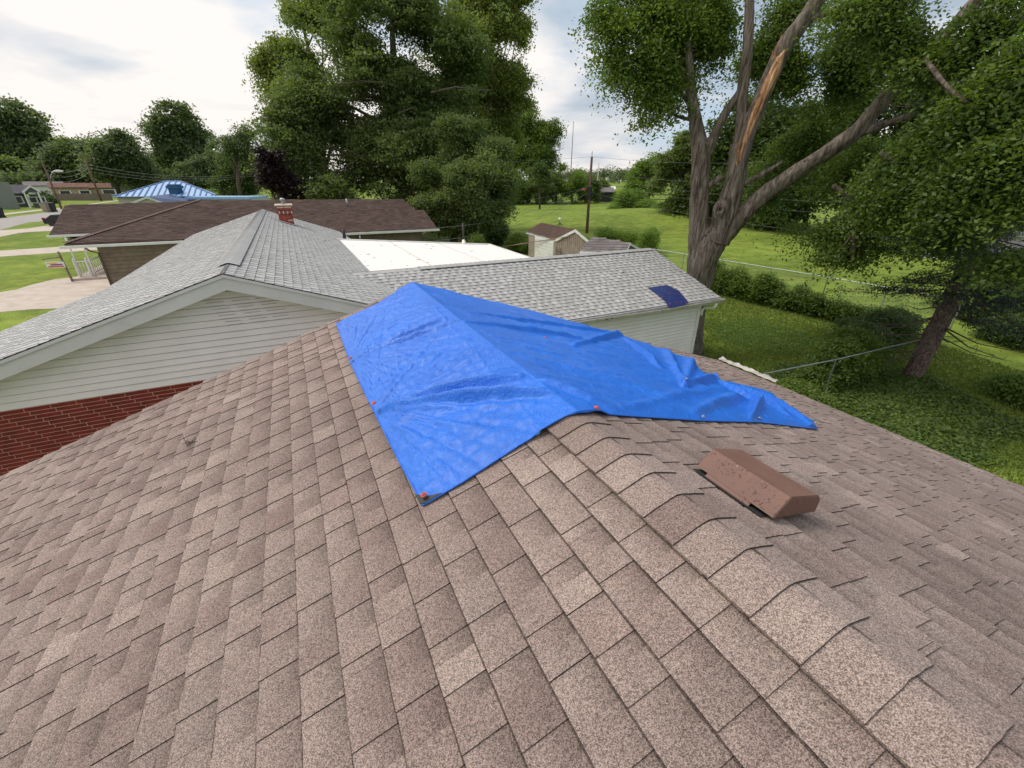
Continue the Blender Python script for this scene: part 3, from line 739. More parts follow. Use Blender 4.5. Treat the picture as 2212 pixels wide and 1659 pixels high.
# navy patch on the wing
nv = thing('navy_tarp', 'small dark navy tarp patch fastened near the gutter of the grey wing roof', 'tarp', ww(9.2, 8.6))
nW = XwW.cross(YwW)
npx = [(1399.3, 621.3), (1440.9, 615.4), (1465, 627), (1475, 638), (1486.3, 651.3), (1482, 657), (1446.4, 665.5), (1436, 650), (1420, 637)]
npl = [onp(x, y, OWing + nW * .028, nW) for x, y in npx]
cen = sum(npl, Vector()) / len(npl); b = MB(); ring = [b.pt(p) for p in npl]
R_ = []
for kk in (1.0, .8, .6, .4, .2):
    rr = []
    for i in range(len(npl) * 4):
        a, c = npl[i // 4], npl[(i // 4 + 1) % len(npl)]; p = a.lerp(c, (i % 4) / 4); p = cen + (p - cen) * kk
        rr.append(b.pt(p + nW * (.012 * noise.noise(p * 7) + .012 * noise.noise(p * 19)) * (1 if kk < 1 else .3)))
    R_.append(rr)
for a, c in zip(R_, R_[1:]):
    for i in range(len(a)): b.f.append([a[i], a[(i + 1) % len(a)], c[(i + 1) % len(a)], c[i]])
b.f.append(R_[-1]); ns = b.build('sheet', m_navy, nv, True)
for x, y in ((1441, 616), (1453, 619), (1466, 628), (1475, 638), (1484, 650), (1472, 652), (1461, 654), (1448, 657), (1430, 642), (1420, 636), (1447, 634)):
    fastener(onp(x, y, OWing + nW * .034, nW), nW, .015, ns, m_cap)
# ------------------------------------------------------------------ ground, road, paths
def gh(x, y):
    P = MOUND; d2 = ((x - P.x) ** 2 + (y - P.y) ** 2)
    return 1.3 * math.exp(-d2 / (2 * 11.0 ** 2)) if d2 < 4000 else 0.0
MOUND = atz(1420, 470)
ax = np.concatenate([-np.geomspace(2600, 130, 12), np.linspace(-120, 120, 121), np.geomspace(130, 2600, 12)])
V = [(x, y, gh(x, y)) for x in ax for y in ax]
n_ = len(ax); idx = np.arange(n_ * n_).reshape(n_, n_)
F = np.stack([idx[:-1, :-1], idx[1:, :-1], idx[1:, 1:], idx[:-1, 1:]], -1).reshape(-1, 4)
me = np_mesh('ground', np.array(V), F, None, True); me.materials.append(m_grass); tag(place(bpy.data.objects.new('ground', me)), kind='structure')
def sheet_px(name, pts, m, z, thick=0.0):
    P = [atz(x, y, 0) + ZV * z for x, y in pts]
    b = MB()
    if thick: b.prism([p - ZV * .1 for p in P], ZV * .1)
    else: b.face(P)
    return b.build(name, m, None, kind='structure')
m_conc2 = plain('pink_concrete', (.50, .425, .36), .9, .1, 1.5, dirt=.25)
sheet_px('driveway', [(-250, 650), (0, 632), (36, 626), (68, 616), (117, 604), (175, 598), (300, 606), (300, 660), (65, 669), (0, 675), (-250, 690)], m_conc2, .02, 1)
sheet_px('sidewalk', [(-300, 557), (0, 542), (146, 532.5), (240, 527), (240, 538), (130, 546), (0, 555), (-300, 572)], m_conc2, .02, 1)
sheet_px('driveway', [(-200, 531), (0, 512), (40, 504), (112, 496), (180, 492), (180, 488), (112, 486), (60, 494), (0, 498), (-200, 508)], m_conc, .024, 1)
sheet_px('sidewalk', [(-60, 499), (0, 500.0), (60, 498), (111, 495.5), (170, 493), (170, 497), (111, 499), (0, 505), (-60, 508)], m_conc2, .028, 1)
sheet_px('road', [(-500, 500), (0, 472), (93, 459.8), (135, 452), (300, 441), (300, 444), (160, 462), (115, 476), (60, 481), (0, 497), (-500, 560)], m_road, .012)
sheet_px('sidewalk', [(-200, 468), (5, 462), (98, 451.5), (200, 447), (200, 449), (98, 454), (5, 465), (-200, 474)], m_conc, .03, 1)
sheet_px('sidewalk', [(190, 441), (232, 435.5), (280, 430), (280, 431), (232, 437.2), (190, 443)], m_conc, .03, 1)

# ------------------------------------------------------------------ brown house
def courses(parent, P0, X, Y, poly, m, ex, segL=.33, step=.02, seed=1, name='shingle_courses'):
    """stepped shingle courses filling polygon poly (x,y in the plane frame)"""
    rg = random.Random(seed); b = MB(); Z = X.cross(Y)
    ys = [p[1] for p in poly]; y = min(ys)
    while y < max(ys):
        yc = y + ex * .5; xs = []
        for (x1, y1), (x2, y2) in zip(poly, poly[1:] + poly[:1]):
            if (y1 > yc) != (y2 > yc): xs.append(x1 + (yc - y1) * (x2 - x1) / (y2 - y1))
        xs.sort()
        for a, c in zip(xs[::2], xs[1::2]):
            x = a - rg.random() * segL
            while x < c:
                l, r = max(a, x), min(c, x + segL); x += segL
                if r - l < .02: continue
                k = (rg.uniform(.88, 1.12), rg.random(), 0); st = step * rg.uniform(.7, 1.3)
                q = [P0 + X * l + Y * y + Z * st, P0 + X * r + Y * y + Z * st, P0 + X * r + Y * (y + ex) + Z * .001, P0 + X * l + Y * (y + ex) + Z * .001]
                b.face(q, k); b.face([q[0] - Z * st, q[1] - Z * st, q[1], q[0]], (.22, .5, 0))  # near-black butt face paints the shadow line under each course
        y += ex
    return b.build(name, m, parent, kind='stuff')
SB, TB = 30.0, .31
bh = thing('brown_house', 'brown-sided house with long dark brown shingle roof behind the grey roof', 'house', W(33, 0, 0))
nA = (ZV - RV * TB).normalized(); PA = W(SB, 0, 2.5); XA, YA = frame(TB, RV)
def plane_poly(px, P0, n): return [onp(x, y, P0, n) for x, y in px]
pA = plane_poly([(138, 527), (945.6, 494.5), (915.6, 453.8), (897.5, 454.5), (870, 430), (430, 433)], PA, nA)
b = MB(); b.prism([p - nA * .004 for p in pA], -ZV * .12)
ridge_l, ridge_r = pA[5], pA[4]
sr = sq(ridge_r)[0]
mir = lambda p: W(2 * sr - sq(p)[0], sq(p)[1], p.z)
b.prism([ridge_l, ridge_r, mir(pA[3]), mir(pA[2]), mir(pA[1]), mir(pA[0])], -ZV * .12)
broof = b.build('roof', m_oldbrown, bh)
fr = lambda P, O, X, Y: ((P - O).dot(X), (P - O).dot(Y))
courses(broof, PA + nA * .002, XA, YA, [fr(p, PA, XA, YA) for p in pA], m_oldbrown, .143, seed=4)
eB = atz(108, 508, 2.5); sB_ = sq(eB)[0]; PB = W(sB_, 0, 2.5)
pB = plane_poly([(106, 508), (330, 501), (432, 434), (140.6, 443)], PB, nA)
b = MB(); b.prism([p - nA * .004 for p in pB], -ZV * .12); broof2 = b.build('front_wing_roof', m_oldbrown, bh)
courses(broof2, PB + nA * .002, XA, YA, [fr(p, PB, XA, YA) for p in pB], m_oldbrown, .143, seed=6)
b = MB(); a_, c_ = pA[0] + ZV * .03, pA[5] + ZV * .03; nseg = 60
for i in range(nseg):
    p = a_.lerp(c_, i / nseg); q = a_.lerp(c_, (i + 1) / nseg + .004); sd_ = (q - p).normalized().cross(ZV).normalized() * .13
    b.face([p - sd_ - ZV * .02 + ZV * .02, p + ZV * .06, q + ZV * .035, q - sd_], (1.5, .3, 0)); b.face([p + ZV * .06, p + sd_ + ZV * .0, q + sd_, q + ZV * .035], (1.6, .3, 0))
b.build('hip_caps', m_oldbrown, broof, kind='stuff')
b = MB(W); ql = sq(pA[0])[1]; qr = sq(pA[1])[1]; s_e = sq(pA[0])[0]
b.box((SB - .12, ql - .1, 2.38), (SB - .0, qr + .1, 2.50)); b.build('gutter', m_white, bh)
b = MB(W); b.box((sB_ - .12, sq(pB[0])[1] - .1, 2.38), (sB_, ql + 5, 2.5)); b.build('gutter', m_white, bh)
wl_px = atz(200, 531, 2.45); qwl = sq(wl_px)[1]
b = MB(W); b.box((SB + .45, qwl, 0), (2 * sr - SB - .5, qr - 1.0, 2.42)); bwall = b.build('wall', m_tan, bh)
b = MB(W); b.box((sB_ + .5, sq(pB[0])[1] + 2.2, 0), (sB_ + 7, qwl, 2.42)); b.build('wall', m_tan, bh)
for k in range(12):
    b = MB(W); z0 = k * .2; b.face([(SB + .42, qwl, z0), (SB + .42, qr - 1.0, z0), (SB + .449, qr - 1.0, z0 + .2), (SB + .449, qwl, z0 + .2)]); b.face([(SB + .42, qwl, z0), (SB + .42, qr - 1, z0), (SB + .45, qr - 1, z0), (SB + .45, qwl, z0)]); b.build('siding_board', m_tan, bwall)
m_bpipe = plain('brown_downspout', (.16, .12, .09), .5)
for q_, in ((qwl,), (qr - 1.0,)):
    b = MB(); b.tube([W(SB - .06, q_ - .3 if q_ < 0 else q_ + .3, 2.36), W(SB + .05, q_ - .2 if q_ < 0 else q_ + .2, 2.2), W(SB + .35, q_, 2.05), W(SB + .38, q_, 0.1)], .045, 8); b.build('downspout', m_bpipe, bh, True)
Pv = onp(751, 446, PA, nA); pipe(Pv, .5, .07, m_metal, 'vent_pipe', bh)
# porch posts and railing
pp = [atz(177, 597, .15), atz(207, 597, .15)]
for p in pp:
    b = MB(); b.tube([p, p + ZV * .8, p + ZV * .85, p + ZV * .95, p + ZV * 1.9, p + ZV * 2.25], [.05, .05, .065, .04, .04, .06], 10); b.build('porch_post', m_white, bh, True)
pr0 = atz(174, 599, .15); pr1 = atz(200, 597, .15); pr2 = pr1 + RV * 2.6
def railing(a, c, n, parent):
    b = MB(); up = ZV * .85; d = (c - a).normalized(); sd_ = d.cross(ZV) * .03
    for z in (.12, .88): b.prism([a + ZV * z - sd_, c + ZV * z - sd_, c + ZV * z + sd_, a + ZV * z + sd_], ZV * .05)
    r = b.build('railing', m_white, parent)
    for i in range(n):
        p = a.lerp(c, (i + .5) / n); b = MB(); b.tube([p + ZV * .15, p + ZV * .3, p + ZV * .5, p + ZV * .88], [.022, .03, .018, .022], 6); b.build('baluster', m_white, r, True)
railing(pr0, pr1, 4, bh); railing(pr1, pr2, 8, bh)
for p in (pr0, pr1):
    b = MB(); b.box(tuple(p - Vector((.05, .05, 0))), tuple(p + Vector((.05, .05, .98)))); b.tube([p + ZV * .98, p + ZV * 1.02, p + ZV * 1.08, p + ZV * 1.12], [.03, .05, .045, .01], 8); b.build('newel_post', m_white, bh)
b = MB(W); s_, q_ = sq(pr0); b.box((s_ - .4, q_ - .3, 0), (s_ + 5, qwl, .15)); b.build('porch_floor', m_conc, bh)
# sign on a post
base = atz(157.5, 609, 0)
sg = thing('yard_sign', 'white and red sign board hanging from a leaning wooden post on the lawn', 'sign', base)
b = MB(); top = base + ZV * 1.75 + Vector((-.1, 0, 0)); b.tube([base, top], [.06, .05], 6); b.build('post', m_wood, sg)
sc_ = (atd(120, 571, base.xy.length)); ux = Vector((1, .35, 0)).normalized()
b = MB(); b.tube([top - ZV * .3, sc_ + ZV * .3 - ux * .5], .03, 6); b.build('arm', m_wood, sg)
b = MB(); b.prism([sc_ - ux * .42 + ZV * -.16, sc_ + ux * .42 + ZV * -.2, sc_ + ux * .42 + ZV * .14, sc_ - ux * .42 + ZV * .17], Vector((.01, -.03, 0))); bd = b.build('board', m_white, sg)
for k, (c, z0, z1, x0, x1) in enumerate((((.6, .05, .03), -.15, -.09, -.36, .38), ((.75, .5, .05), .03, .1, -.36, .1), ((.25, .1, .3), -.06, .02, -.22, .33))):
    b = MB(); d_ = Vector((.012, -.036, 0)); b.face([sc_ + ux * x0 + ZV * z0 + d_, sc_ + ux * x1 + ZV * z0 + d_, sc_ + ux * x1 + ZV * z1 + d_ , sc_ + ux * x0 + ZV * z1 + d_]); b.build('print', plain('print_%d' % k, c), bd)

# ------------------------------------------------------------------ blue-roofed house
m_bmet = plain('blue_metal_roof', (.25, .42, .70), .35, .05, .6, spec=.6); m_brib = plain('blue_rib', (.04, .13, .30), .4); m_dblue = plain('dark_blue_roof', (.015, .055, .16), .5, .15, 1); m_cream = plain('cream_siding', (.5, .49, .45), .7)
blu = thing('blue_roofed_house', 'house with hipped blue ribbed metal roof and dark blue porch roof', 'house', atd(350, 425, 75))
EL, ER = atz(243, 425.5, 2.7), atz(470, 424, 2.7); R0, R1 = atd(357, 391.8, 122), atd(391, 391.4, 122)
ER = Vector((ER.x, ER.y, 2.7)); Rm_ = (R0 + R1) / 2; hw_ = (R1 - R0).length / 2; R0, R1 = Rm_ - (ER - EL).normalized() * hw_, Rm_ + (ER - EL).normalized() * hw_; dR = R0 - (EL + ER) / 2; dR.z = 0
BL, BR = EL + dR * 2, ER + dR * 2
b = MB(); b.face([EL, ER, R1, R0]); b.face([EL, R0, BL]); b.face([ER, BR, R1]); b.face([BL, R0, R1, BR]); br_ = b.build('roof', m_bmet, blu)
b = MB()
b.tube([EL + ZV * .03, R0 + ZV * .05, R1 + ZV * .05, ER + ZV * .03], .14, 6); b.tube([R1, BR], .12, 6)
b.tube([EL, ER], .1, 6)
nr_ = 17
for i in range(1, nr_):
    k = i / nr_; e = EL.lerp(ER, k)
    kl, kr = .5 - .07, .5 + .07
    if k < kl: h_ = k / kl; p = EL.lerp(R0, h_)
    elif k > kr: h_ = (1 - k) / (1 - kr); p = ER.lerp(R1, h_)
    else: p = R0.lerp(R1, (k - kl) / (kr - kl))
    b.tube([e + ZV * .05, p + ZV * .05], .12, 4)
b.build('rib_field', m_brib, br_, kind='stuff')
def wallbox(pts, z1, m, parent, name='wall', inset=.4):
    c = sum(pts, Vector()) / len(pts); P = [Vector((c.x + (p.x - c.x) * (1 - inset / max(1, (p - c).length)), c.y + (p.y - c.y) * (1 - inset / max(1, (p - c).length)), 0)) for p in pts]
    b = MB(); b.prism(P, ZV * z1); return b.build(name, m, parent)
wallbox([EL, ER, BR, BL], 2.68, m_cream, blu, inset=.9)
g0_, g1_, g2_ = atd(276, 439.5, 94), atd(316, 424.4, 94), atd(359, 439.5, 94)
r1_, r2_ = atd(372, 418.5, 112), atd(417, 435.5, 101)
b = MB(); b.face([g1_, g2_, r2_, r1_]); b.face([g0_, g1_, r1_, r1_ + (g0_ - g1_)]); b.build('porch_roof', m_dblue, blu)
b = MB(); b.face([g0_ + ZV * -.15 + RV * .3, g1_ - ZV * .25 + RV * .3, g2_ - ZV * .15 + RV * .3]); b.build('gable_panel', m_cream, blu)
b = MB(); b.prism([g0_, g1_, g1_ - ZV * .3, g0_ - ZV * .3], RV * .05); b.prism([g1_, g2_, g2_ - ZV * .3, g1_ - ZV * .3], RV * .05); b.build('trim', m_white, blu)
b = MB(); z_ = 0; b.prism([Vector((p.x, p.y, 0)) for p in (g0_ + RV * .5 + QV * .5, g2_ + RV * .5 - QV * .5, g2_ + RV * 6 - QV * .5, g0_ + RV * 6 + QV * .5)], ZV * (g0_.z - .2)); b.build('porch_wall', m_cream, blu)
cb = atd(384, 426, 110); ct = atd(374, 398, 110); b = MB(); w_ = .8
b.box((cb.x - w_, cb.y - w_, cb.z - 1), (cb.x + w_, cb.y + w_, ct.z)); b.box((cb.x - w_ * 1.25, cb.y - w_ * 1.25, ct.z - .7), (cb.x + w_ * 1.25, cb.y + w_ * 1.25, ct.z - .25)); b.build('chimney', plain('blue_chimney', (.02, .10, .2), .6), blu)
fa, fb_ = atd(398, 425.5, 102), atd(537, 425.5, 96); fz_ = fa.z
b = MB(); d_ = (fb_ - fa).normalized(); bk = Vector((-d_.y, d_.x, 0)) * 7; fb_ = Vector((fb_.x, fb_.y, fz_))
b.prism([fa, fb_, fb_ + bk, fa + bk], -ZV * .4); b.build('carport_roof', m_bmet, blu)
b = MB(); b.prism([Vector((p.x, p.y, 0)) for p in (fa + bk * .1, fb_ + bk * .1, fb_ + bk, fa + bk)], ZV * (fz_ - .4)); b.build('carport_wall', m_cream, blu)

# ------------------------------------------------------------------ houses across the street
m_win = plain('window_glass', (.03, .035, .04), .15, spec=.8)
def far_house(name, label, xl, xr, ye, yr, D, wallm, roofm, dep=9, wins=(), hip=0.0, trim=m_white, skew=0.0):
    a = atd(xl, ye, D); c = atd(xr, ye, D * (1 + skew)); a = Vector((a.x, a.y, a.z)); c = Vector((c.x, c.y, a.z))
    d = (c - a); L = d.length; d = d.normalized(); n = Vector((-d.y, d.x, 0))
    if n.dot(a) < 0: n = -n
    zr = atd((xl + xr) / 2, yr, D * (1 + skew * .5) + dep / 2).z; zr = max(zr, a.z + 1.0)
    t = thing(name, label, 'house', Vector((a.x, a.y, 0)))
    b = MB(); r0, r1 = a + d * hip * L + n * dep / 2, c - d * hip * L + n * dep / 2; r0.z = r1.z = zr
    b.face([a, c, r1, r0]); b.face([a + n * dep, c + n * dep, r1, r0]); 
    if hip: b.face([a, r0, a + n * dep]); b.face([c, r1, c + n * dep])
    b.prism([a, c, c - ZV * .2, a - ZV * .2], n * .1); rf = b.build('roof', roofm, t)
    w0, w1 = a + d * .4 + n * .5, c - d * .4 + n * .5; b = MB(); g = lambda p: Vector((p.x, p.y, 0))
    b.prism([g(w0), g(w1), g(w1 + n * (dep - 1)), g(w0 + n * (dep - 1))], ZV * (a.z - .1))
    if not hip: b.face([a + n * .4 + d * .35, r0 + d * .35 - ZV * .15, a + n * (dep - .4) + d * .35]); b.face([c + n * .4 - d * .35, r1 - d * .35 - ZV * .15, c + n * (dep - .4) - d * .35])
    wl_ = b.build('wall', wallm, t)
    for u, wd, z0, z1 in wins:
        p = w0 + d * (u * (L - .8)); b = MB(); pts = [g(p) + ZV * z0, g(p) + d * wd + ZV * z0, g(p) + d * wd + ZV * z1, g(p) + ZV * z1]
        b.prism([q - n * .06 for q in pts], n * .05); wn = b.build('window', trim, t)
        b = MB(); cc = sum(pts, Vector()) / 4; b.prism([cc + (q - cc) * .78 - n * .08 for q in pts], n * .02); b.build('pane', m_win, wn)
    return t, a, c, d, n, zr
m_dgrey = plain('dark_grey_siding', (.10, .115, .12), .7); m_sage = plain('sage_wall', (.22, .23, .20), .8); m_ochre = plain('tan_brick_wall', (.42, .31, .20), .85, .1, 2); m_rust = plain('rust_brown_roof', (.15, .07, .048), .9, .2, 1)
m_charc = plain('charcoal_roof', (.075, .07, .085), .9, .2, 1); m_greyr = plain('weathered_grey_roof', (.16, .14, .14), .9, .2, 1); m_offw = plain('offwhite_wall', (.7, .68, .66), .8, .04, 1)
t1, a, c, d, n, zr = far_house('dark_grey_house', 'dark grey house with white porch columns across the street, at the left edge', -60, 62, 419, 399, 150, m_dgrey, m_charc, wins=((.55, 2.6, .7, 2.3),))
# porch gable
pg0, pg1, pg2 = atd(47, 414.5, 143), atd(64, 400.5, 143), atd(87, 413, 143)
b = MB(); bk = n * 8; b.face([pg0, pg1, pg1 + bk, pg0 + bk]); b.face([pg1, pg2, pg2 + bk, pg1 + bk]); b.build('porch_roof', m_charc, t1)
b = MB(); b.prism([pg0, pg1, pg1 - ZV * .35, pg0 - ZV * .35], n * .1); b.prism([pg1, pg2, pg2 - ZV * .35, pg1 - ZV * .35], n * .1); b.build('trim', m_white, t1)
b = MB(); b.face([pg0 + n * .3 - ZV * .2, pg1 + n * .3 - ZV * .3, pg2 + n * .3 - ZV * .2]); b.build('gable_panel', m_dgrey, t1)
for x0, x1 in ((50, 63), (80, 88)):
    tp = atd(x0 + 1, 414, 143); b = MB(); b.tube([tp, Vector((tp.x, tp.y, 0))], [.12, .18], 6); b.build('column', m_white, t1)
b = MB(); g = lambda p: Vector((p.x, p.y, 0)); b.prism([g(pg0) + n * 2.4 + d, g(pg2) + n * 2.4 - d, g(pg2) + n * 7 - d, g(pg0) + n * 7 + d], ZV * 2.6); b.build('porch_wall', m_dgrey, t1)
for u in (.2, .62):
    p = g(pg0).lerp(g(pg2), u) + n * 2.33; b = MB(); b.prism([p + ZV * .9, p + d * 1.5 + ZV * .9, p + d * 1.5 + ZV * 2.2, p + ZV * 2.2], n * .05); wn = b.build('window', m_white, t1); p = p - n * .02 + d * .2
    b = MB(); b.prism([p + ZV * 1.05, p + d * 1.1 + ZV * 1.05, p + d * 1.1 + ZV * 2.05, p + ZV * 2.05], n * .02); b.build('pane', m_win, wn)
wa, wb = atd(-30, 392, 142), atd(19, 394, 142); b = MB(); b.prism([g(wa), g(wb), Vector((wb.x, wb.y, wb.z)), Vector((wa.x, wa.y, wa.z + .3))], n * .4); b.build('chimney_wall', m_sage, t1)
far_house('tan_house', 'tan brick house with rust brown roof behind the wooden fence across the street', 104, 192, 405, 395, 215, m_ochre, m_rust, dep=10, wins=((.18, 3.0, 1.2, 2.3), (.72, 3.0, 1.2, 2.3)))
far_house('tan_house_annex', 'low rust-roofed house end at the right of the tan house', 190, 242, 405.5, 395.5, 225, m_ochre, m_rust, dep=9, wins=((.5, 4, .6, 2.4),))
far_house('grey_roofed_bungalow', 'bungalow with weathered grey roof between the dark grey and tan houses', 50, 140, 401, 392, 260, m_offw, m_greyr, dep=12)
far_house('white_warehouse', 'long plain white building behind the far street trees', 228, 400, 395, 391, 330, m_offw, m_offw, dep=20)
m_fenw = plain('weathered_fence_wood', (.20, .16, .135), .95, .2, 3)
fn = thing('wooden_fence', 'weathered grey wooden privacy fence in front of the tan house', 'fence', atz(180, 434))
fa, fb_ = atz(120, 433.5), atz(247, 433.0); Lf = (fb_ - fa).length; d_ = (fb_ - fa).normalized(); n_ = int(Lf / .32)
bb = MB(); bb.box((0, -.02, 0), (.29, .02, 1.9)); mp = bb.mesh('plank'); mp.materials.append(m_fenw)
for i in range(min(n_, 290)):
    Mx = Matrix((d_, ZV.cross(d_), ZV)).transposed().to_4x4(); Mx.translation = fa + d_ * (i * .32) + ZV * rnd.uniform(-.05, .03); place(bpy.data.objects.new('plank', mp), fn, Mx)
# bins
def bin_(P, m, label, sc=1.0):
    t = thing('wheelie_bin', label, 'bin', P, None); b = MB(); s_ = .42 * sc
    lo = [P + Vector((x * s_ * .8, y * s_ * .8, .05)) for x, y in ((-1, -1), (1, -1), (1, 1), (-1, 1))]; hi = [P + Vector((x * s_, y * s_, 1.25 * sc)) for x, y in ((-1, -1), (1, -1), (1, 1), (-1, 1))]
    b.face(lo[::-1]); b.face(hi)
    for i in range(4): b.face([lo[i], lo[(i + 1) % 4], hi[(i + 1) % 4], hi[i]])
    b.build('body', m, t); b = MB(); b.prism([hi[0] * 1.0 + ZV * .01, hi[1] + ZV * .01, hi[2] + ZV * .12, hi[3] + ZV * .12], ZV * .06); b.build('lid', m_dark, t)
    for k in (-1, 1): b = MB(); p = P + Vector((k * s_ * .8, s_ * .8, .14)); b.tube([p - Vector((.04, 0, 0)), p + Vector((.04, 0, 0))], .14, 10); b.build('wheel', m_dark, t)
bin_(atz(104, 458.5), plain('tan_plastic', (.33, .27, .2), .7), 'tan wheeled bin at the far kerb beside the black bin', 1.3)
bin_(atz(115, 458.0), m_dark, 'black wheeled bin at the far kerb beside the tan bin', 1.2)
bin_(atz(1, 470.5), m_dark, 'black wheeled bin cut by the left edge of the photo', 1.2)
cr = thing('red_lit_car', 'dark car with a red tail light partly behind the brown roof', 'car', atz(142, 488)); P = atz(144, 488)
b = MB(); prc = [(-2.2, .3), (-2.25, .8), (-1.9, .95), (-1.2, 1.4), (.5, 1.42), (1.2, .95), (2.1, .85), (2.2, .35)]
b.prism([P + Vector((x * .9, x * .4 , z)) for x, z in prc], Vector((-.7, 1.6, 0))); b.build('body', plain('dark_car_paint', (.02, .022, .03), .3), cr, bevel=.08)
for k in (-1.4, 1.4): b = MB(); q = P + Vector((k * .9, k * .4, .33)); b.tube([q - Vector((-.05, .12, 0)), q + Vector((-.05, .12, 0))], .33, 14); b.build('wheel', m_dark, cr)
b = MB(); q = P + Vector((-2.05, -.85, .8)); b.prism([q, q + Vector((-.08, .5, 0)), q + Vector((-.08, .5, .25)), q + Vector((0, 0, .25))], Vector((.05, 0, 0))); b.build('tail_light', plain('red_lens', (.7, .02, .02), .3), cr)

# ------------------------------------------------------------------ sheds
m_ply = plain('shed_plywood', (.33, .27, .23), .9, .12, 3, dirt=.3)
s1 = thing('tan_shed', 'weathered tan shed with brown roof and white roll-up door', 'shed', atz(1190, 553))
e_l, e_c, e_r, pkk = atz(1136.4, 500.1, 2.1), atz(1200.9, 516.5, 2.1), atz(1283, 509.5, 2.1), atz(1243, 495.4, 2.85)
dl = e_l - e_c; pb_ = pkk + dl
er2 = e_c + (Vector((pkk.x, pkk.y, 2.1)) - e_c) * 2
dl = Vector((dl.x, dl.y, 0)); 
b = MB(); b.prism([e_c, pkk, pkk + dl, e_l], -ZV * .08); b.prism([pkk, er2, er2 + dl, pkk + dl], -ZV * .08); sr_ = b.build('roof', m_oldbrown, s1)
Ys = (pkk - e_c).normalized(); Xs = dl.normalized() * -1
if Xs.cross(Ys).z < 0: Xs = -Xs
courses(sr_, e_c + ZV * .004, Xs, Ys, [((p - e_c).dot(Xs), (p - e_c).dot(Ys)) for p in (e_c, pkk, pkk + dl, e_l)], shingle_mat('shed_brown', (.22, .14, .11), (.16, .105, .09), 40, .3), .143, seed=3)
i1 = lambda p, k=.07: Vector((p.x, p.y, 0)) + ((e_c + er2 + e_l + er2 + dl) / 4 - p).xy.to_3d() * k
cn = (e_c + er2 + e_l + er2 + dl) / 4
P4 = [Vector((cn.x + (p.x - cn.x) * .9, cn.y + (p.y - cn.y) * .9, 0)) for p in (e_c, er2, er2 + dl, e_l)]
b = MB(); b.prism(P4, ZV * 2.06); pm = (P4[0] + P4[1]) / 2; b.face([P4[0] + ZV * 2.05, pm + ZV * 2.72, P4[1] + ZV * 2.05]); pm = (P4[2] + P4[3]) / 2; b.face([P4[2] + ZV * 2.05, pm + ZV * 2.72, P4[3] + ZV * 2.05]); sw = b.build('wall', m_ply, s1)
b = MB(); fx = (P4[1] - P4[0]).normalized(); fn_ = Vector((fx.y, -fx.x, 0)); Lw = (P4[1] - P4[0]).length
if fn_.dot(P4[0]) > 0: fn_ = -fn_
k = 0
while k * .2 < Lw: p = P4[0] + fx * (k * .2); hz_ = 2.05 + .66 * (1 - abs(2 * k * .2 / Lw - 1)); b.prism([p, p + fx * .02, p + fx * .02 + ZV * hz_, p + ZV * hz_], fn_ * .012); k += 1
b.build('battens', m_wood, sw, kind='stuff')
b = MB(); b.prism([e_c, pkk, pkk - ZV * .16, e_c - ZV * .16], fn_ * .03); b.prism([pkk, er2, er2 - ZV * .16, pkk - ZV * .16], fn_ * .03); b.prism([e_l, e_c, e_c - ZV * .14, e_l - ZV * .14], dl.normalized().cross(ZV) * .03); b.build('trim', m_white, s1)
ld = (P4[3] - P4[0]).normalized(); ln = Vector((ld.y, -ld.x, 0)); 
if ln.dot(P4[0]) > 0: ln = -ln
Ld = (P4[3] - P4[0]).length
b = MB(); q = P4[0] + ld * .05 * Ld; b.prism([q, q + ld * Ld * .68, q + ld * Ld * .68 + ZV * 1.95, q + ZV * 1.95], ln * .04); dr = b.build('roll_up_door', m_white, s1)
for k in range(9): b = MB(); p = q + ld * .04 + ZV * (k * .21 + .03) + ln * .041; b.prism([p, p + ld * (Ld * .68 - .08), p + ld * (Ld * .68 - .08) + ZV * .18, p + ZV * .18], ln * .02); b.build('slat', m_white, dr)
ldr = thing('hanging_ladder', 'short dark ladder hanging on the tan shed side wall', 'ladder', P4[0] + fx * .3); b = MB(); p = P4[0] + fx * .12 + fn_ * .08 + ZV * .75
for k in (0, .5): b.prism([p + fx * k, p + fx * (k + .05), p + fx * (k + .05 + (.05 if k else .1)) + ZV * .9, p + fx * (k + (.05 if k else .1)) + ZV * .9], fn_ * .04)
b.build('rails', m_wood, ldr)
for k in range(4): b = MB(); b.prism([p + fx * .05 + ZV * (.1 + k * .22), p + fx * .5 + ZV * (.05 + k * .22), p + fx * .5 + ZV * (.1 + k * .22), p + fx * .05 + ZV * (.15 + k * .22)], fn_ * .04); b.build('rung', m_wood, ldr)
hb = thing('flower_stand', 'small white flower ornament on a stem behind the tan shed', 'ornament', atd(1208.5, 489, 38)); P = atd(1208.5, 489, 38)
b = MB(); b.tube([Vector((P.x, P.y, 0)), P + ZV * .5], .02, 5); b.build('stem', m_dark, hb); b = MB(); b.tube([P + ZV * .45, P + ZV * .55, P + ZV * .7], [.03, .14, .05], 6); b.build('bloom', m_white, hb); b = MB(); b.tube([P + ZV * .1 - QV * .25, P + ZV * .25, P + ZV * .1 + QV * .25], [.03, .07, .03], 6); b.build('leaf', plain('leaf_green', (.05, .12, .03)), hb)
s2 = thing('grey_roofed_shed', 'small grey-roofed shed between the tan shed and the grey wing roof', 'shed', atz(1320, 560))
a0, a1, a2, a3, a4 = atz(1279.4, 510.7, 2.7), atz(1361.5, 524.8, 2.7), None, atz(1253, 543, 2.0), atz(1384, 537.5, 2.0)
a2 = onp(1351, 546, a0, (a1 - a0).cross(a3 - a0).normalized())
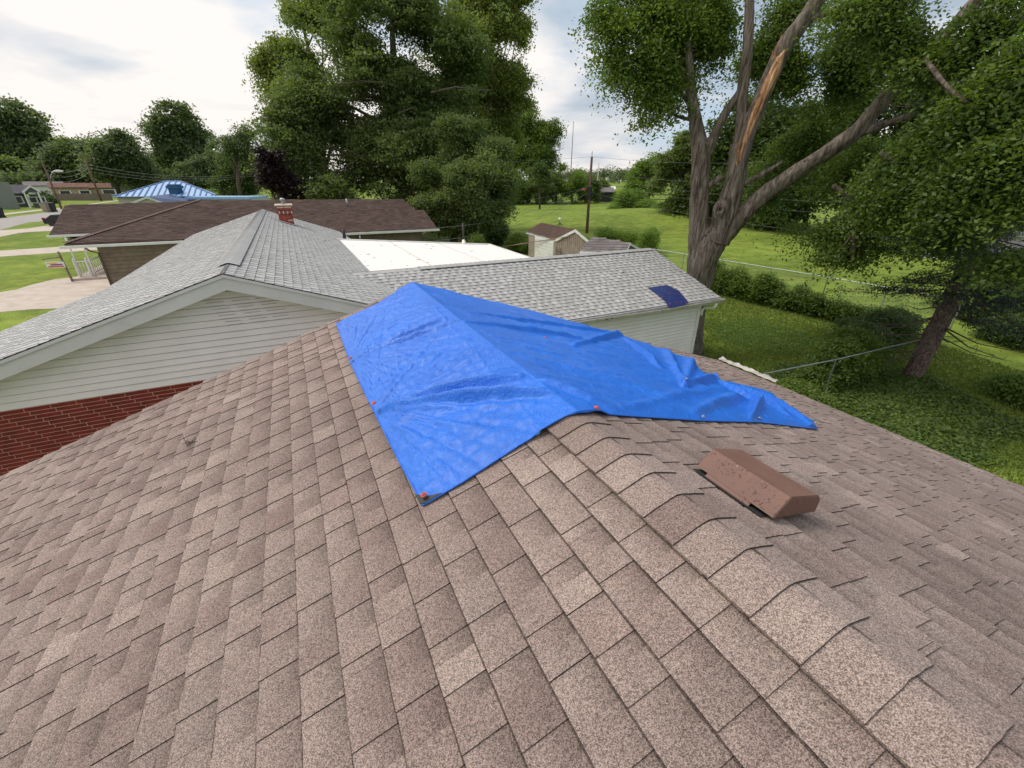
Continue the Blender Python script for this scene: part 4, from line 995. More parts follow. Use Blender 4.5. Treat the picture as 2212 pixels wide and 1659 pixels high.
b = MB(); b.prism([a3, a2, a1, a0], -ZV * .06); bo = a0 + (a4 - a1); b.prism([a0, a1, a4, Vector((bo.x, bo.y, 2.0))], -ZV * .06); r2 = b.build('roof', m_shedgrey, s2)
Xs = (a2 - a3).normalized(); Ys = (a0 - a3); Ys = (Ys - Xs * Ys.dot(Xs)).normalized()
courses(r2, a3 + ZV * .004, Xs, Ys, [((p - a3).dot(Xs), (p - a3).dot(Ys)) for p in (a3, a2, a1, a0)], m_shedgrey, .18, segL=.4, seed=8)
b = MB(); b.prism([Vector((p.x, p.y, 0)) for p in (a3.lerp(a4, .06), a2.lerp(a0, .06), a4.lerp(a3, .06), Vector((bo.x, bo.y, 0)).lerp(a2, .1))], ZV * 1.95); b.face([a2.lerp(a4, .05) - ZV * .05, a1 - ZV * .1 - Xs * .1, a4.lerp(a2, .05) - ZV * .05]); b.build('wall', m_sage, s2)
b = MB(); b.prism([a2, a1, a1 - ZV * .12, a2 - ZV * .12], Xs * .03); b.prism([a1, a4, a4 - ZV * .12, a1 - ZV * .12], Xs * .03); b.prism([a3, a2, a2 - ZV * .12, a3 - ZV * .12], -Ys * .03); b.build('trim', m_white, s2)

# ------------------------------------------------------------------ poles and wires
def pole(x0, y0, x1, y1, r0, r1, label, D=None, name='utility_pole', group=None):
    base = atz(x0, y0, 0); D_ = base.xy.length; top = atd(x1, y1, D_)
    t = thing(name, label, 'pole', base, group); b = MB(); top = Vector((base.x * .35 + top.x * .65, base.y * .35 + top.y * .65, top.z)); b.tube([base, base.lerp(top, .5), top], [r0, (r0 + r1) / 2, r1], 9); b.build('shaft', m_polew, t, True); return t, base, top
up, ub, ut = pole(1267.5, 505, 1278.2, 338.5, .17, .12, 'tall brown wooden utility pole behind the sheds in mid picture')
b = MB(); b.tube([ut, ut + ZV * .5], .05, 6); b.build('insulator', m_white, up)
b = MB(); p = ut - ZV * 2.9; b.tube([p, p - ZV * 1.1], .28, 10); b.build('splice_box', m_dark, up)
b = MB(); p = atd(1261, 409, ub.xy.length); b.box(tuple(p - Vector((.2, .1, .1))), tuple(p + Vector((.2, .1, .1)))); b.build('warning_flag', m_cap, up)
pl1, b1, t1_ = pole(133.5, 452, 91, 350, .2, .13, 'leaning-looking wooden street pole with a lamp arm, left of the other street pole')
b = MB(); p = t1_ - ZV * 3.3; q = atd(118, 369.5, b1.xy.length); b.tube([p, p.lerp(q, .6) + ZV * .4, q], .07, 6); b.build('lamp_arm', m_metal, pl1); b = MB(); b.tube([q - QV * .2, q + QV * .5, q + QV * 1.3], [.1, .25, .12], 8); b.build('lamp_head', m_offw, pl1)
pl2, b2, t2_ = pole(219, 434, 181.7, 341.6, .27, .2, 'wooden street pole in front of the weathered fence, right of the lamp pole')
pl3, b3, t3_ = pole(345, 420, 336, 381, .3, .25, 'thin grey pole beyond the blue metal roof')
m_wire = plain('wire', (.26, .26, .26), .6)
wires = thing('overhead_wires', 'overhead wires strung from the wooden pole across the field and trees', 'wires', ub)
def wire(a, c, sag, r=.013, name='wire', parent=wires):
    b = MB(); pts = [a.lerp(c, k / 14) - ZV * (sag * 4 * (k / 14) * (1 - k / 14)) for k in range(15)]; b.tube(pts, r, 4, False); b.build(name, m_wire, parent, True)
DU = ub.xy.length
pr_ = atd(2050, 350, 60); pl_ = atd(600, 330, 75)
wire(ut, atd(2100, 300, 62), 1.2); wire(ut, atd(560, 300, 80), 1.5)
for y0, xe, ye in ((370, 2100, 395), (382, 2100, 440), (392, 2050, 470), (415, 2000, 520)):
    wire(atd(1273, y0, DU), atd(xe, ye, 55), .8)
for y0, xe, ye, De in ((400, 930, 493, 33), (385, 640, 415, 60), (405, 700, 455, 45), (415, 940, 520, 34)): wire(atd(1272, y0, DU), atd(xe, ye, De), .9)
sw_ = thing('street_wires', 'thin wires between the two street poles on the left', 'wires', b1)
for k in range(3): wire(t1_ - ZV * (1.5 + k), t2_ - ZV * (1.5 + k * .9), 1.0, .03, 'wire', sw_); wire(t2_ - ZV * (1.5 + k * .9), atd(560, 372 + k * 3, 150), 2, .03, 'wire', sw_)
mast = thing('radio_mast', 'very thin tall radio mast far beyond the trees', 'mast', atd(1235, 385, 900)); b = MB(); P = atd(1239, 262, 900); b.tube([Vector((P.x, P.y, 0)), P], [1.1, .5], 4); b.build('lattice', m_greyr, mast)
mast2 = thing('antenna_pole', 'thin pale antenna pole just right of the utility pole', 'mast', atd(1292, 420, 200)); P = atd(1294, 351, 200); b = MB(); b.tube([Vector((P.x, P.y, 0)), P], [.22, .12], 5); b.build('shaft', m_offw, mast2)
fh = far_house('white_factory', 'white flat industrial building beyond the gap in the trees', 1296, 1330, 408, 402, 240, m_offw, m_offw, dep=30)
far_house('dark_open_shed', 'dark open-sided shed at the far end of the green field', 1288, 1326, 414, 409, 130, m_dark, m_greyr, dep=12)
far_house('red_brick_block', 'small dark red brick block beside the white factory', 1270, 1298, 404, 398, 250, m_brick, m_offw, dep=20)
far_house('pale_house_right', 'pale house glimpsed through the spruce at the right edge', 1990, 2260, 470, 440, 60, m_offw, m_greyr, dep=9, wins=((.2, 2, .9, 2.1), (.6, 2, .9, 2.1)))
far_house('white_barn', 'white building glimpsed left of the oak gap between far trees', 1060, 1110, 408, 403, 200, m_offw, m_offw, dep=20)
pa_ = [atz(x, y) + ZV * .02 for x, y in ((1990, 556), (2350, 590), (2350, 520), (1990, 505))]
b = MB(); b.prism([p - ZV * .05 for p in pa_], ZV * .05); b.build('parking_lot', plain('pale_asphalt', (.4, .4, .43), .9), None, kind='structure')

# ------------------------------------------------------------------ chain-link fences
def chain_fence(pts, label, h=1.2, name='chain_link_fence', gap=3.0, mesh_on=True, r=.022):
    t = thing(name, label, 'fence', pts[0]); tot = 0
    for a, c in zip(pts, pts[1:]):
        b = MB(); b.tube([a + ZV * h, c + ZV * h], r, 6); b.build('top_rail', m_metal, t)
        L = (c - a).length; n = max(1, round(L / gap)); d = (c - a).normalized()
        for i in range(n + 1):
            p = a.lerp(c, i / n); b = MB(); b.tube([p, p + ZV * (h + .03)], r * 1.2, 6); b.build('fence_post', m_metal, t)
        if mesh_on:
            b = MB(); x = 0
            while x < L - h:
                for s_ in (0, 1):
                    p, q = (a + d * x, a + d * (x + h) + ZV * h) if s_ else (a + d * (x + h), a + d * x + ZV * h)
                    b.face([p, p + d * .006, q + d * .006, q])
                x += .075
            b.build('chain_mesh', m_metal, t, kind='stuff')
G = lambda P: Vector((P.x, P.y, 0))
chain_fence([G(atz(1405, 537, 1.2)), G(atz(1789, 598.7, 1.2)), G(atz(2080, 650, 1.2))], 'long chain-link fence crossing the field beyond the vine hedge')
chain_fence([G(atz(1651, 807, 1.2)), G(atz(1806, 777, 1.2)), G(atz(2030, 724, 1.2))], 'short chain-link fence running from the brown roof eave into the bushes by the spruce', mesh_on=False, r=.016, gap=4.5)
chain_fence([G(atz(1080, 432, 1.2)), G(atz(1310, 420, 1.2))], 'low chain-link fence along the far thicket at the back of the field', mesh_on=False)
# ------------------------------------------------------------------ vegetation
def leaf_cloud(lobes, nclump, per, cr, leaf, seed, gap=.0, aspect=.55, up=.6, flat=.65, droop=.2, shell=.38, tone=(.0, 1.0), yel=.05, gs=.35, sun=.0):
    rs = np.random.RandomState(seed)
    w_ = np.array([max(l[1]) ** 2 for l in lobes]); w_ = w_ / w_.sum()
    n0 = int(nclump * ((1.6 if gap < 2 else 2.5) if gap else 1.0)); k = rs.choice(len(lobes), n0, p=w_)
    cen = np.array([tuple(l[0]) for l in lobes])[k]; rad = np.array([tuple(l[1]) for l in lobes])[k]
    d = rs.normal(size=(n0, 3)); d /= np.linalg.norm(d, axis=1)[:, None]
    c = cen + d * rad * (rs.rand(n0) ** shell)[:, None]
    if gap:
        nv = np.array([noise.noise(Vector(p) * gs) for p in c]); c = c[np.argsort(-nv)][:nclump] if gap >= 1 else c[nv > np.quantile(nv, .375)]
    n0 = len(c); csz = rs.uniform(.6, 1.5, n0)
    ct = np.clip(rs.normal(.45, .22, n0) + .16 * np.array([noise.noise(Vector(p) * gs * 1.3 + Vector((9, 9, 9))) for p in c]) * 4, 0, 1)
    cy = (rs.rand(n0) < yel) * rs.uniform(.4, 1, n0)
    K = np.repeat(np.arange(n0), per); n = len(K)
    od = (d * 1.0) if not gap else None
    cc0 = cen.mean(0) if False else None
    out = (c - np.array([tuple(min(lobes, key=lambda l: (Vector(p) - l[0]).length_squared)[0]) for p in c[::1]])) if len(c) < 800 else DO[:len(c)] if False else rs.normal(size=(n0, 3))
    out[:, 2] *= .25; out /= np.linalg.norm(out, axis=1)[:, None] + 1e-9
    tng = np.cross(out, np.array([0, 0, 1.0])); tng /= np.linalg.norm(tng, axis=1)[:, None] + 1e-9
    g = np.clip(rs.normal(size=(n, 3)), -1.7, 1.7); sc_ = (cr * csz[K])
    uu = g[:, 0] * 1.35 * sc_; off = out[K] * uu[:, None] + tng[K] * (g[:, 1] * .75 * sc_)[:, None]
    off[:, 2] += g[:, 2] * .30 * flat / .65 * sc_ - droop * (uu * uu / (sc_ * 2.2) + np.abs(g[:, 1]) * .4 * sc_)
    P = c[K] + off
    nrm = rs.normal(size=(n, 3)) * .8; nrm[:, 2] += up * 1.9; nrm /= np.linalg.norm(nrm, axis=1)[:, None]
    a = rs.normal(size=(n, 3)); a[:, 2] -= droop; a -= nrm * (a * nrm).sum(1)[:, None]; a /= np.linalg.norm(a, axis=1)[:, None] + 1e-9
    b_ = np.cross(nrm, a); L = leaf * rs.uniform(.6, 1.25, n)[:, None]
    nv_ = 3 if leaf > .15 else 4
    if nv_ == 3: V = np.stack([P - a * L * .45 - b_ * L * .38, P - a * L * .45 + b_ * L * .38, P + a * L * .55 - nrm * L * .12], 1).reshape(-1, 3)
    else: V = np.stack([P - a * L * .5, P + b_ * L * aspect * .5 + a * L * .05, P + a * L * .5 - nrm * L * .12, P - b_ * L * aspect * .5 + a * L * .05], 1).reshape(-1, 3)
    V[:, 2] = np.maximum(V[:, 2], .02)
    F = np.arange(n * nv_).reshape(n, nv_)
    T = np.stack([np.clip(tone[0] + (tone[1] - tone[0]) * (ct[K] * .75 + rs.rand(n) * .25), 0, 1), np.zeros(n), cy[K]], 1)
    TRI[0] += n * (nv_ - 2)
    return V, F, np.repeat(T, nv_, 0), c
TRI = [0]
fol_maple = foliage('maple_leaves', (.06, .105, .024), (.20, .275, .06), .48)
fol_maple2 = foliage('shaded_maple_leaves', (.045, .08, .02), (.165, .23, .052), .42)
fol_oak = foliage('oak_leaves', (.085, .125, .045), (.21, .25, .10), .46)
fol_yel = foliage('light_leaves', (.105, .145, .038), (.26, .29, .08), .48)
fol_dark = foliage('dark_leaves', (.04, .068, .022), (.12, .17, .05), .38)
fol_brt = foliage('bright_leaves', (.08, .145, .026), (.22, .31, .055), .46)
fol_pur = foliage('plum_leaves', (.018, .01, .014), (.05, .028, .035), .2)
fol_nee = foliage('spruce_needles', (.012, .02, .018), (.035, .055, .045), .1)
fol_far = foliage('far_leaves', (.085, .12, .06), (.18, .22, .11), .35)  # distance haze put into the leaf colour
def L_(x, y, r, D, dz=1.0, dd=1.0):
    P = atd(x, y, D); R = pxr(r, P); return (P, (R * dd, R * dd, R * dz))
TOT = [0]
def tree(name, label, cat, D, lobes, trunk, nclump, per, leaf, fol, bark=m_barkd, cr=None, group=None, limbs=9, seed=1, gap=1, base=None, yel=.05, **kw):
    """lobes and trunk path are read off the picture at distance D and built there in the round"""
    if D >= 100 and trunk and trunk[0][1] > 400:
        D1 = min(420, max(D, atz(trunk[0][0], trunk[0][1]).xy.length)); leaf *= D1 / D; gap = 2; cr = cr and cr * D1 / D; D = D1
    lb0 = [L_(*(l[:3]), D + (l[3] if len(l) > 3 else 0)) for l in lobes]; rg0 = random.Random(seed + 500); lb = []
    for c, R in lb0:                                    # break each lobe into smaller boughs so the outline is ragged
        lb.append((c, tuple(r * .70 for r in R)))
        for i in range(8):
            d = Vector((rg0.gauss(0, 1), rg0.gauss(0, 1), rg0.gauss(.2, 1))).normalized(); k = rg0.uniform(.28, .45)
            lb.append((c + Vector((d.x * R[0], d.y * R[1], d.z * R[2])) * rg0.uniform(.6, 1.05), tuple(r * k for r in R)))
    if trunk:
        tp = [atd(x, y, D) for x, y, r in trunk]; tr = [pxr(r, p) for (x, y, r), p in zip(trunk, tp)]
        if tp[0].z > 0.0 or base: tp.insert(0, Vector((tp[0].x + (tp[0].x - tp[1].x) * .2, tp[0].y, -.1))); tr.insert(0, tr[0] * 1.25)
    else:
        c = sum((l[0] for l in lb), Vector()) / len(lb); tp = [Vector((c.x, c.y, -.1)), c]; tr = [max(.03, .12 * max(lb[0][1])), .03]
    t = thing(name, label, cat, Vector((tp[0].x, tp[0].y, 0)), group)
    rg = random.Random(seed)
    b = MB(); b.tube(tp, tr, 10, wob=.15); b.build('trunk', bark, t, True)
    crr = cr or leaf * 2.2
    V, F, T, cs = leaf_cloud(lb, nclump, per, crr, leaf, seed, gap=gap, yel=yel, **kw)
    TOT[0] += len(F)
    if limbs:
        b = MB()
        for i in range(limbs):
            k = rg.uniform(.25, 1); j = min(len(tp) - 2, int(k * (len(tp) - 1))); p = tp[j].lerp(tp[j + 1], k * (len(tp) - 1) - j)
            l = lb[i % len(lb)]; e = l[0] + Vector([rg.uniform(-.6, .6) * r for r in l[1]])
            if e.z < p.z - 1 and not kw.get('droopy'): p = tp[max(0, j - 1)]
            r0 = max(.02, tr[j] * .45); m_ = p.lerp(e, .5) + Vector((rg.uniform(-1, 1), rg.uniform(-1, 1), rg.uniform(0, 1.2))) * (e - p).length * .1
            b.tube([p, p.lerp(m_, .5) + ZV * .1, m_, m_.lerp(e, .5), e], [r0, r0 * .75, r0 * .5, r0 * .3, r0 * .12], 6, wob=.2)
            for q_ in range(3):
                cc = Vector(cs[rg.randrange(len(cs))])
                if (cc - e).length < max(l[1]) * 1.6: b.tube([m_.lerp(e, .3 * q_ + .2), m_.lerp(cc, .6) + ZV * .05, cc], [r0 * .3, r0 * .18, r0 * .06], 4, False)
        b.build('limbs', bark, t, True)
    me = np_mesh('crown', V, F, T); me.materials.append(fol); place(bpy.data.objects.new('crown', me), t)
    return t
def bush(name, label, cat, lobes, nclump, per, leaf, fol, seed=1, group=None, stems=True, **kw):
    """lobes: (x, y_of_base, r, height factor) placed on the ground where the picture shows the foot of the bush"""
    lb = []
    for l in lobes:
        P = atz(l[0], l[1]); R = pxr(l[2], P); hz_ = R * l[3]; lb.append((P + ZV * hz_, (R, R, hz_)))
    c = sum((l[0] for l in lb), Vector()) / len(lb); t = thing(name, label, cat, G(c), group)
    V, F, T, cs = leaf_cloud(lb, nclump, per, kw.pop('cr', leaf * 2), leaf, seed, **kw); TOT[0] += len(F)
    me = np_mesh('foliage', V, F, T); me.materials.append(fol); place(bpy.data.objects.new('foliage', me), t)
    if stems:
        rg = random.Random(seed); b = MB()
        for P, R in lb:
            for i in range(6): e = P + Vector([rg.uniform(-.7, .7) * r for r in R]); b.tube([G(P) + Vector((rg.uniform(-.2, .2), rg.uniform(-.2, .2), 0)), G(P).lerp(e, .6), e], [.03, .02, .008], 4, False)
        b.build('stems', m_twig, t, True)
    return t

# --- big oak and its neighbours
tree('oak_tree', 'huge dark green oak with visible trunk behind the brown house roof', 'tree', 50,
     [(800, 300, 120), (700, 330, 105), (870, 330, 110), (660, 250, 85, 2), (760, 180, 115), (860, 200, 110), (950, 260, 95), (700, 400, 80, -3), (820, 390, 90, -4), (640, 360, 75), (920, 360, 90, -2), (800, 80, 105), (720, 90, 80), (900, 100, 95), (830, 0, 100), (760, -40, 80), (900, -10, 90), (620, 300, 60), (980, 330, 75), (990, 120, 75), (975, 240, 75), (860, 140, 80), (880, 260, 80), (830, 240, 80, 3), (1020, 60, 60), (1015, 180, 60), (900, 180, 80, 4), (750, 250, 90, 4), (1030, 330, 60), (1040, 400, 60), (960, 430, 60), (700, 260, 80), (1010, 270, 60), (960, 50, 70), (780, 470, 60, -4), (880, 450, 50, -4), (650, 420, 50, -3), (580, 270, 38), (575, 350, 40)],
     [(882, 440, 15), (872, 380, 14), (866, 300, 11), (860, 220, 9), (850, 120, 7), (845, 20, 4)], 6200, 44, .25, fol_oak, cr=.60, flat=.5, limbs=34, seed=2, gs=.22, yel=.03)
b = MB()
for pth in (([(880, 330, 5), (930, 322, 4), (985, 335, 3), (1030, 365, 1.5)]), ([(868, 190, 5), (830, 178, 4), (780, 175, 3), (730, 182, 2)]), ([(874, 370, 6), (905, 350, 4), (950, 340, 3)]), ([(862, 245, 4), (885, 235, 3), (900, 232, 2)]), ([(930, 200, 4), (985, 188, 3), (1060, 196, 2)]), ([(985, 335, 2), (1010, 352, 1.2), (1050, 400, .8)]), ([(1000, 345, 1.5), (1030, 350, 1), (1060, 345, .6)])):
    pts = [atd(x, y, 46.5) for x, y, r in pth]; b.tube(pts, [pxr(r * .6, p) for (x, y, r), p in zip(pth, pts)], 6, wob=.2)
b.build('bare_branch', m_bark, bpy.data.objects['oak_tree'], True, label='pale bare branches showing through the leaves')
tree('poplar_tree', 'tall light green poplar with upright twigs right of the huge oak', 'tree', 57,
     [(1080, 60, 60), (1085, 150, 60), (1060, 230, 65), (1100, -20, 50), (1030, 100, 65), (1040, 0, 60), (1000, 180, 70), (1095, 230, 42), (1110, 110, 34), (1010, 20, 55), (1060, 300, 55), (1120, 60, 24), (1125, 180, 22)],
     [(1030, 420, 9), (1040, 300, 8), (1060, 150, 5), (1075, 20, 3)], 5200, 28, .24, fol_yel, cr=.42, limbs=22, seed=3, gs=.3, flat=1.4, up=.2, yel=.12)
tree('birch_tree', 'airy light green tree with loose twigs behind the left side of the oak', 'tree', 58,
     [(640, 120, 45), (600, 165, 40), (690, 60, 55), (660, 200, 60), (620, 230, 45), (570, 145, 20), (730, 0, 55), (640, 30, 30), (680, -30, 40), (600, 90, 22), (560, 200, 20)],
     [(700, 400, 9), (690, 250, 7), (670, 120, 4), (650, 40, 2)], 2600, 24, .24, fol_yel, cr=.42, limbs=22, seed=4, gs=.4, flat=1.3, up=.2, gap=1)
tree('linden_tree', 'bright rounded tree standing on the lawn right of the brown house', 'tree', 39.5,
     [(940, 440, 42), (985, 465, 38), (1030, 450, 46), (1060, 400, 42, 2), (1000, 380, 56), (950, 375, 48, 2), (1050, 330, 48, 3), (1000, 300, 50, 4), (1078, 450, 26), (955, 488, 22), (1010, 495, 26), (1050, 480, 22)],
     [(978, 545, 8), (984, 490, 8), (990, 420, 5), (1000, 350, 3)], 4200, 32, .19, fol_oak, cr=.44, flat=.5, limbs=14, seed=5, yel=.1, gs=.5)
tree('maple_behind_gap', 'round dark green maple at the right foot of the poplar', 'tree', 100,
     [(1150, 330, 48), (1120, 290, 38), (1165, 290, 34), (1130, 250, 26), (1175, 340, 30), (1110, 340, 40), (1190, 300, 16)],
     [(1140, 437, 5), (1145, 380, 4), (1150, 320, 3)], 2300, 26, .34, fol_maple, cr=.8, seed=6, limbs=10, gs=.4)
tree('plum_tree', 'dark purple-leaved plum tree left of the oak beyond the brown roof', 'tree', 47,
     [(600, 390, 36), (575, 370, 28), (625, 405, 30), (570, 330, 16), (590, 350, 24), (640, 420, 20)], [(605, 430, 6), (600, 390, 4)], 1500, 16, .2, fol_pur, cr=.3, seed=7, limbs=6, yel=.04)
tree('cedar_tree', 'dense dark green evergreen between the plum tree and the blue-roofed house', 'tree', 128,
     [(515, 395, 32), (505, 360, 26), (530, 410, 26), (545, 360, 24), (520, 335, 18), (488, 405, 22)], [(515, 430, 5), (515, 350, 3)], 2000, 18, .42, fol_dark, cr=.8, seed=8, limbs=5, flat=1.2)
tree('locust_tree', 'pale feathery tree rising behind the evergreen', 'tree', 150,
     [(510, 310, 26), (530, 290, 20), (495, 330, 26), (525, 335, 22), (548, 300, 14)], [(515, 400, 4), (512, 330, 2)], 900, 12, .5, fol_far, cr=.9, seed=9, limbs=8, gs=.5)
tree('tall_ash_tree', 'tall lone tree standing up against the sky left of centre', 'tree', 105,
     [(375, 270, 38), (400, 300, 42), (360, 300, 34), (360, 245, 24), (395, 250, 22), (425, 320, 30), (385, 340, 36), (410, 360, 34), (445, 300, 16), (365, 225, 14), (350, 330, 22)],
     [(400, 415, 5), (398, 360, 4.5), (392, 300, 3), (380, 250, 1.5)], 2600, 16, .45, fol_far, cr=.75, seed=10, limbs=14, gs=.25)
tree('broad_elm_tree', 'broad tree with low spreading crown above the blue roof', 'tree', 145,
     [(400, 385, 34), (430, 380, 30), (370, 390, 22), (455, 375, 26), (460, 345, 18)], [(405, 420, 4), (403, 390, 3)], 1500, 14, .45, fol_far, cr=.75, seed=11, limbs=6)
tree('street_maple_tree', 'rounded street tree above the white building, trunk visible', 'tree', 135,
     [(250, 330, 38), (270, 350, 34), (235, 350, 34), (285, 365, 28), (215, 365, 22), (300, 360, 24), (255, 310, 26), (245, 375, 26), (320, 370, 18)],
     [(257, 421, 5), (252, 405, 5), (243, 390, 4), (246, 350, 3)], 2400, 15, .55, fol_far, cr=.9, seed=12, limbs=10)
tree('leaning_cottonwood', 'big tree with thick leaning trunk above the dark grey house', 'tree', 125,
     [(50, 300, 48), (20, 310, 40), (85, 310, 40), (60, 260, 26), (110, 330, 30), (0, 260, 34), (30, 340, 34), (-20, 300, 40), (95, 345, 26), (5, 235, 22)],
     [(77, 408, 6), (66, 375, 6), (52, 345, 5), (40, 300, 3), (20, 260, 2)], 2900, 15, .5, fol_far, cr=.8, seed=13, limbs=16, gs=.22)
for i, (x, y, r, D, sd_) in enumerate(((150, 325, 34, 150, 21), (185, 335, 34, 165, 22), (205, 325, 26, 158, 23), (130, 345, 26, 140, 24), (5, 370, 34, 138, 25), (105, 370, 26, 160, 28), (330, 360, 24, 175, 26), (305, 372, 22, 185, 27))):
    lab = ['loose-crowned street tree just right of the leaning trunk', 'shaggy dark tree behind the second street pole', 'thin-topped tree left of the rounded street tree', 'low dark tree above the grey bungalow roof', 'dark tree mass at the left edge above the grey house', 'small tree behind the lamp pole', 'yellowish tree between the rounded street tree and the lone tall tree', 'low tree right of the rounded street tree trunk'][i]
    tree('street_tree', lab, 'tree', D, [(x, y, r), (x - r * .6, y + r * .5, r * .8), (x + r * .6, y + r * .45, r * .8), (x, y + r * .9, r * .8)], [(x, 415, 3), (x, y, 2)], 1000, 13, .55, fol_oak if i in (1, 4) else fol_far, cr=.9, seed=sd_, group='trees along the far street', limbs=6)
# far tree line, reads as one mass
def woods(name, label, pts, D, n, leaf, fol, seed, kind='stuff', hgt=None):
    lb = []
    rg = random.Random(seed)
    for x, y, r in pts:
        lb.append(L_(x, y, r, D * rg.uniform(.95, 1.06)))
    lb = [(Vector((p.x, p.y, max(p.z, R[2] * .8))), R) for p, R in lb]
    V, F, T, cs = leaf_cloud(lb, n, 10, leaf * 2, leaf, seed, gap=0); me = np_mesh(name, V, F, T); me.materials.append(fol); TOT[0] += len(F)
    o = place(bpy.data.objects.new(name, me)); tag(o, label, None, None, 'stuff')
rg = random.Random(5)
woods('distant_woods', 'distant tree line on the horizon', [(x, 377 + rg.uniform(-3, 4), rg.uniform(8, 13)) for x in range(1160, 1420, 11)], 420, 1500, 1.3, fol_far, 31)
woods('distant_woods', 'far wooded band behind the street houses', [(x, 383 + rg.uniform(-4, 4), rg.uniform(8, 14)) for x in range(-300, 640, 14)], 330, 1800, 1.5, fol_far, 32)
woods('distant_woods', 'far wooded band behind the right-hand trees', [(x, 375 + rg.uniform(-10, 4), rg.uniform(14, 22)) for x in range(1400, 3000, 24)], 200, 1500, 1.4, fol_dark, 33)
# thicket at the back of the field
for i, (x, yb, r, hf) in enumerate(((1095, 442, 34, 1.1), (1130, 440, 30, 1.0), (1165, 441, 30, 1.2), (1200, 440, 30, 1.25), (1235, 440, 30, 1.3), (1270, 438, 26, 1.15), (1300, 434, 22, .8))):
    P = atz(x, yb); D = P.xy.length
    y1 = yb - 1.75 * r * hf
    lab = ['thicket tree at the left end of the row behind the field', 'second thicket tree from the left end', 'thicket tree below the round maple', 'thicket tree in the middle of the row', 'tallest thicket tree just left of the utility pole', 'thicket tree right behind the utility pole', 'small tree at the right end of the thicket by the gap'][i]
    tree('thicket_tree', lab, 'tree', D, [(x, y1 + r * .3, r * .8), (x - r * .5, y1 + r, r * .8), (x + r * .5, y1 + r * .9, r * .85), (x, y1 + r * 1.5, r * .8)], [(x, yb, 2.5), (x + 2, (yb + y1) / 2, 2)], 1050, 15, .32, (fol_maple, fol_brt, fol_oak)[i % 3], cr=.5, seed=40 + i, group='trees in the thicket behind the field', limbs=7, gs=.4)
tree('blue_spruce_far', 'small bluish conical spruce in the gap left of the utility pole', 'tree', 120, [(1190, 372, 6), (1190, 382, 10), (1190, 395, 14), (1190, 362, 3)], [(1190, 410, 1.5), (1190, 358, .5)], 500, 14, .25, fol_nee, cr=.4, seed=48, limbs=0)
tree('gap_tree', 'dark feathery tree rising left of the blue spruce', 'tree', 95, [(1165, 375, 16), (1158, 390, 18), (1175, 392, 18), (1166, 362, 8)], [(1166, 430, 2), (1166, 370, 1)], 800, 13, .3, fol_dark, cr=.5, seed=49, limbs=5)
# right of the gap
tree('round_walnut_tree', 'rounded light green tree behind the vine mound right of the gap', 'tree', 100, [(1395, 370, 30), (1375, 385, 24), (1420, 385, 26), (1400, 350, 18), (1385, 405, 24), (1425, 360, 18)], [(1400, 430, 4), (1398, 370, 3)], 1900, 14, .36, fol_brt, cr=.6, seed=50, limbs=8)
tree('leaning_hackberry', 'tall dark green tree directly left of the maple trunk', 'tree', 72, [(1460, 350, 34), (1445, 390, 34), (1480, 330, 30), (1470, 420, 34), (1450, 450, 30), (1490, 400, 40), (1475, 300, 18), (1480, 450, 32), (1500, 340, 34), (1520, 420, 40), (1445, 475, 20), (1500, 470, 26)],
     [(1475, 488, 4), (1475, 380, 3)], 3800, 15, .3, fol_oak, cr=.46, seed=51, limbs=10)
bush('vine_mound', 'bright green mound of vines at the edge of the field', 'bush', [(1345, 462, 24, 1.1), (1370, 460, 26, .95), (1395, 464, 24, .7), (1425, 468, 22, .6), (1325, 464, 14, .8), (1445, 480, 16, .6)], 2200, 14, .2, fol_brt, seed=52, cr=.3, up=1.0)
# forest behind the maple on the right
for i, (x, y, r, D) in enumerate(((1620, 330, 90, 66), (1740, 350, 90, 64), (1860, 330, 95, 60), (1990, 300, 100, 58), (2120, 320, 110, 56), (2240, 330, 110, 54), (1680, 420, 55, 62), (1560, 400, 60, 68))):
    lab = ['dark background tree between the maple stems', 'dark background tree under the long right limb', 'dark tall background tree right of the maple', 'background tree behind the hanging maple leaves', 'background tree above the leaning spruce', 'background tree at the right edge', 'low dark tree at the far right end of the field', 'background tree just right of the maple trunk'][i]
    tree('forest_tree', lab, 'tree', D, [(x, y - r * .9, r * .7), (x, y, r), (x - r * .5, y + r * .5, r * .7), (x + r * .5, y + r * .4, r * .75), (x, y + r * .8, r * .6)], [(x, 480 + i, 5), (x, y, 4)], 1500, 14, .42, fol_dark, cr=.8, seed=60 + i, group='dark trees behind the field', limbs=8, gs=.22)

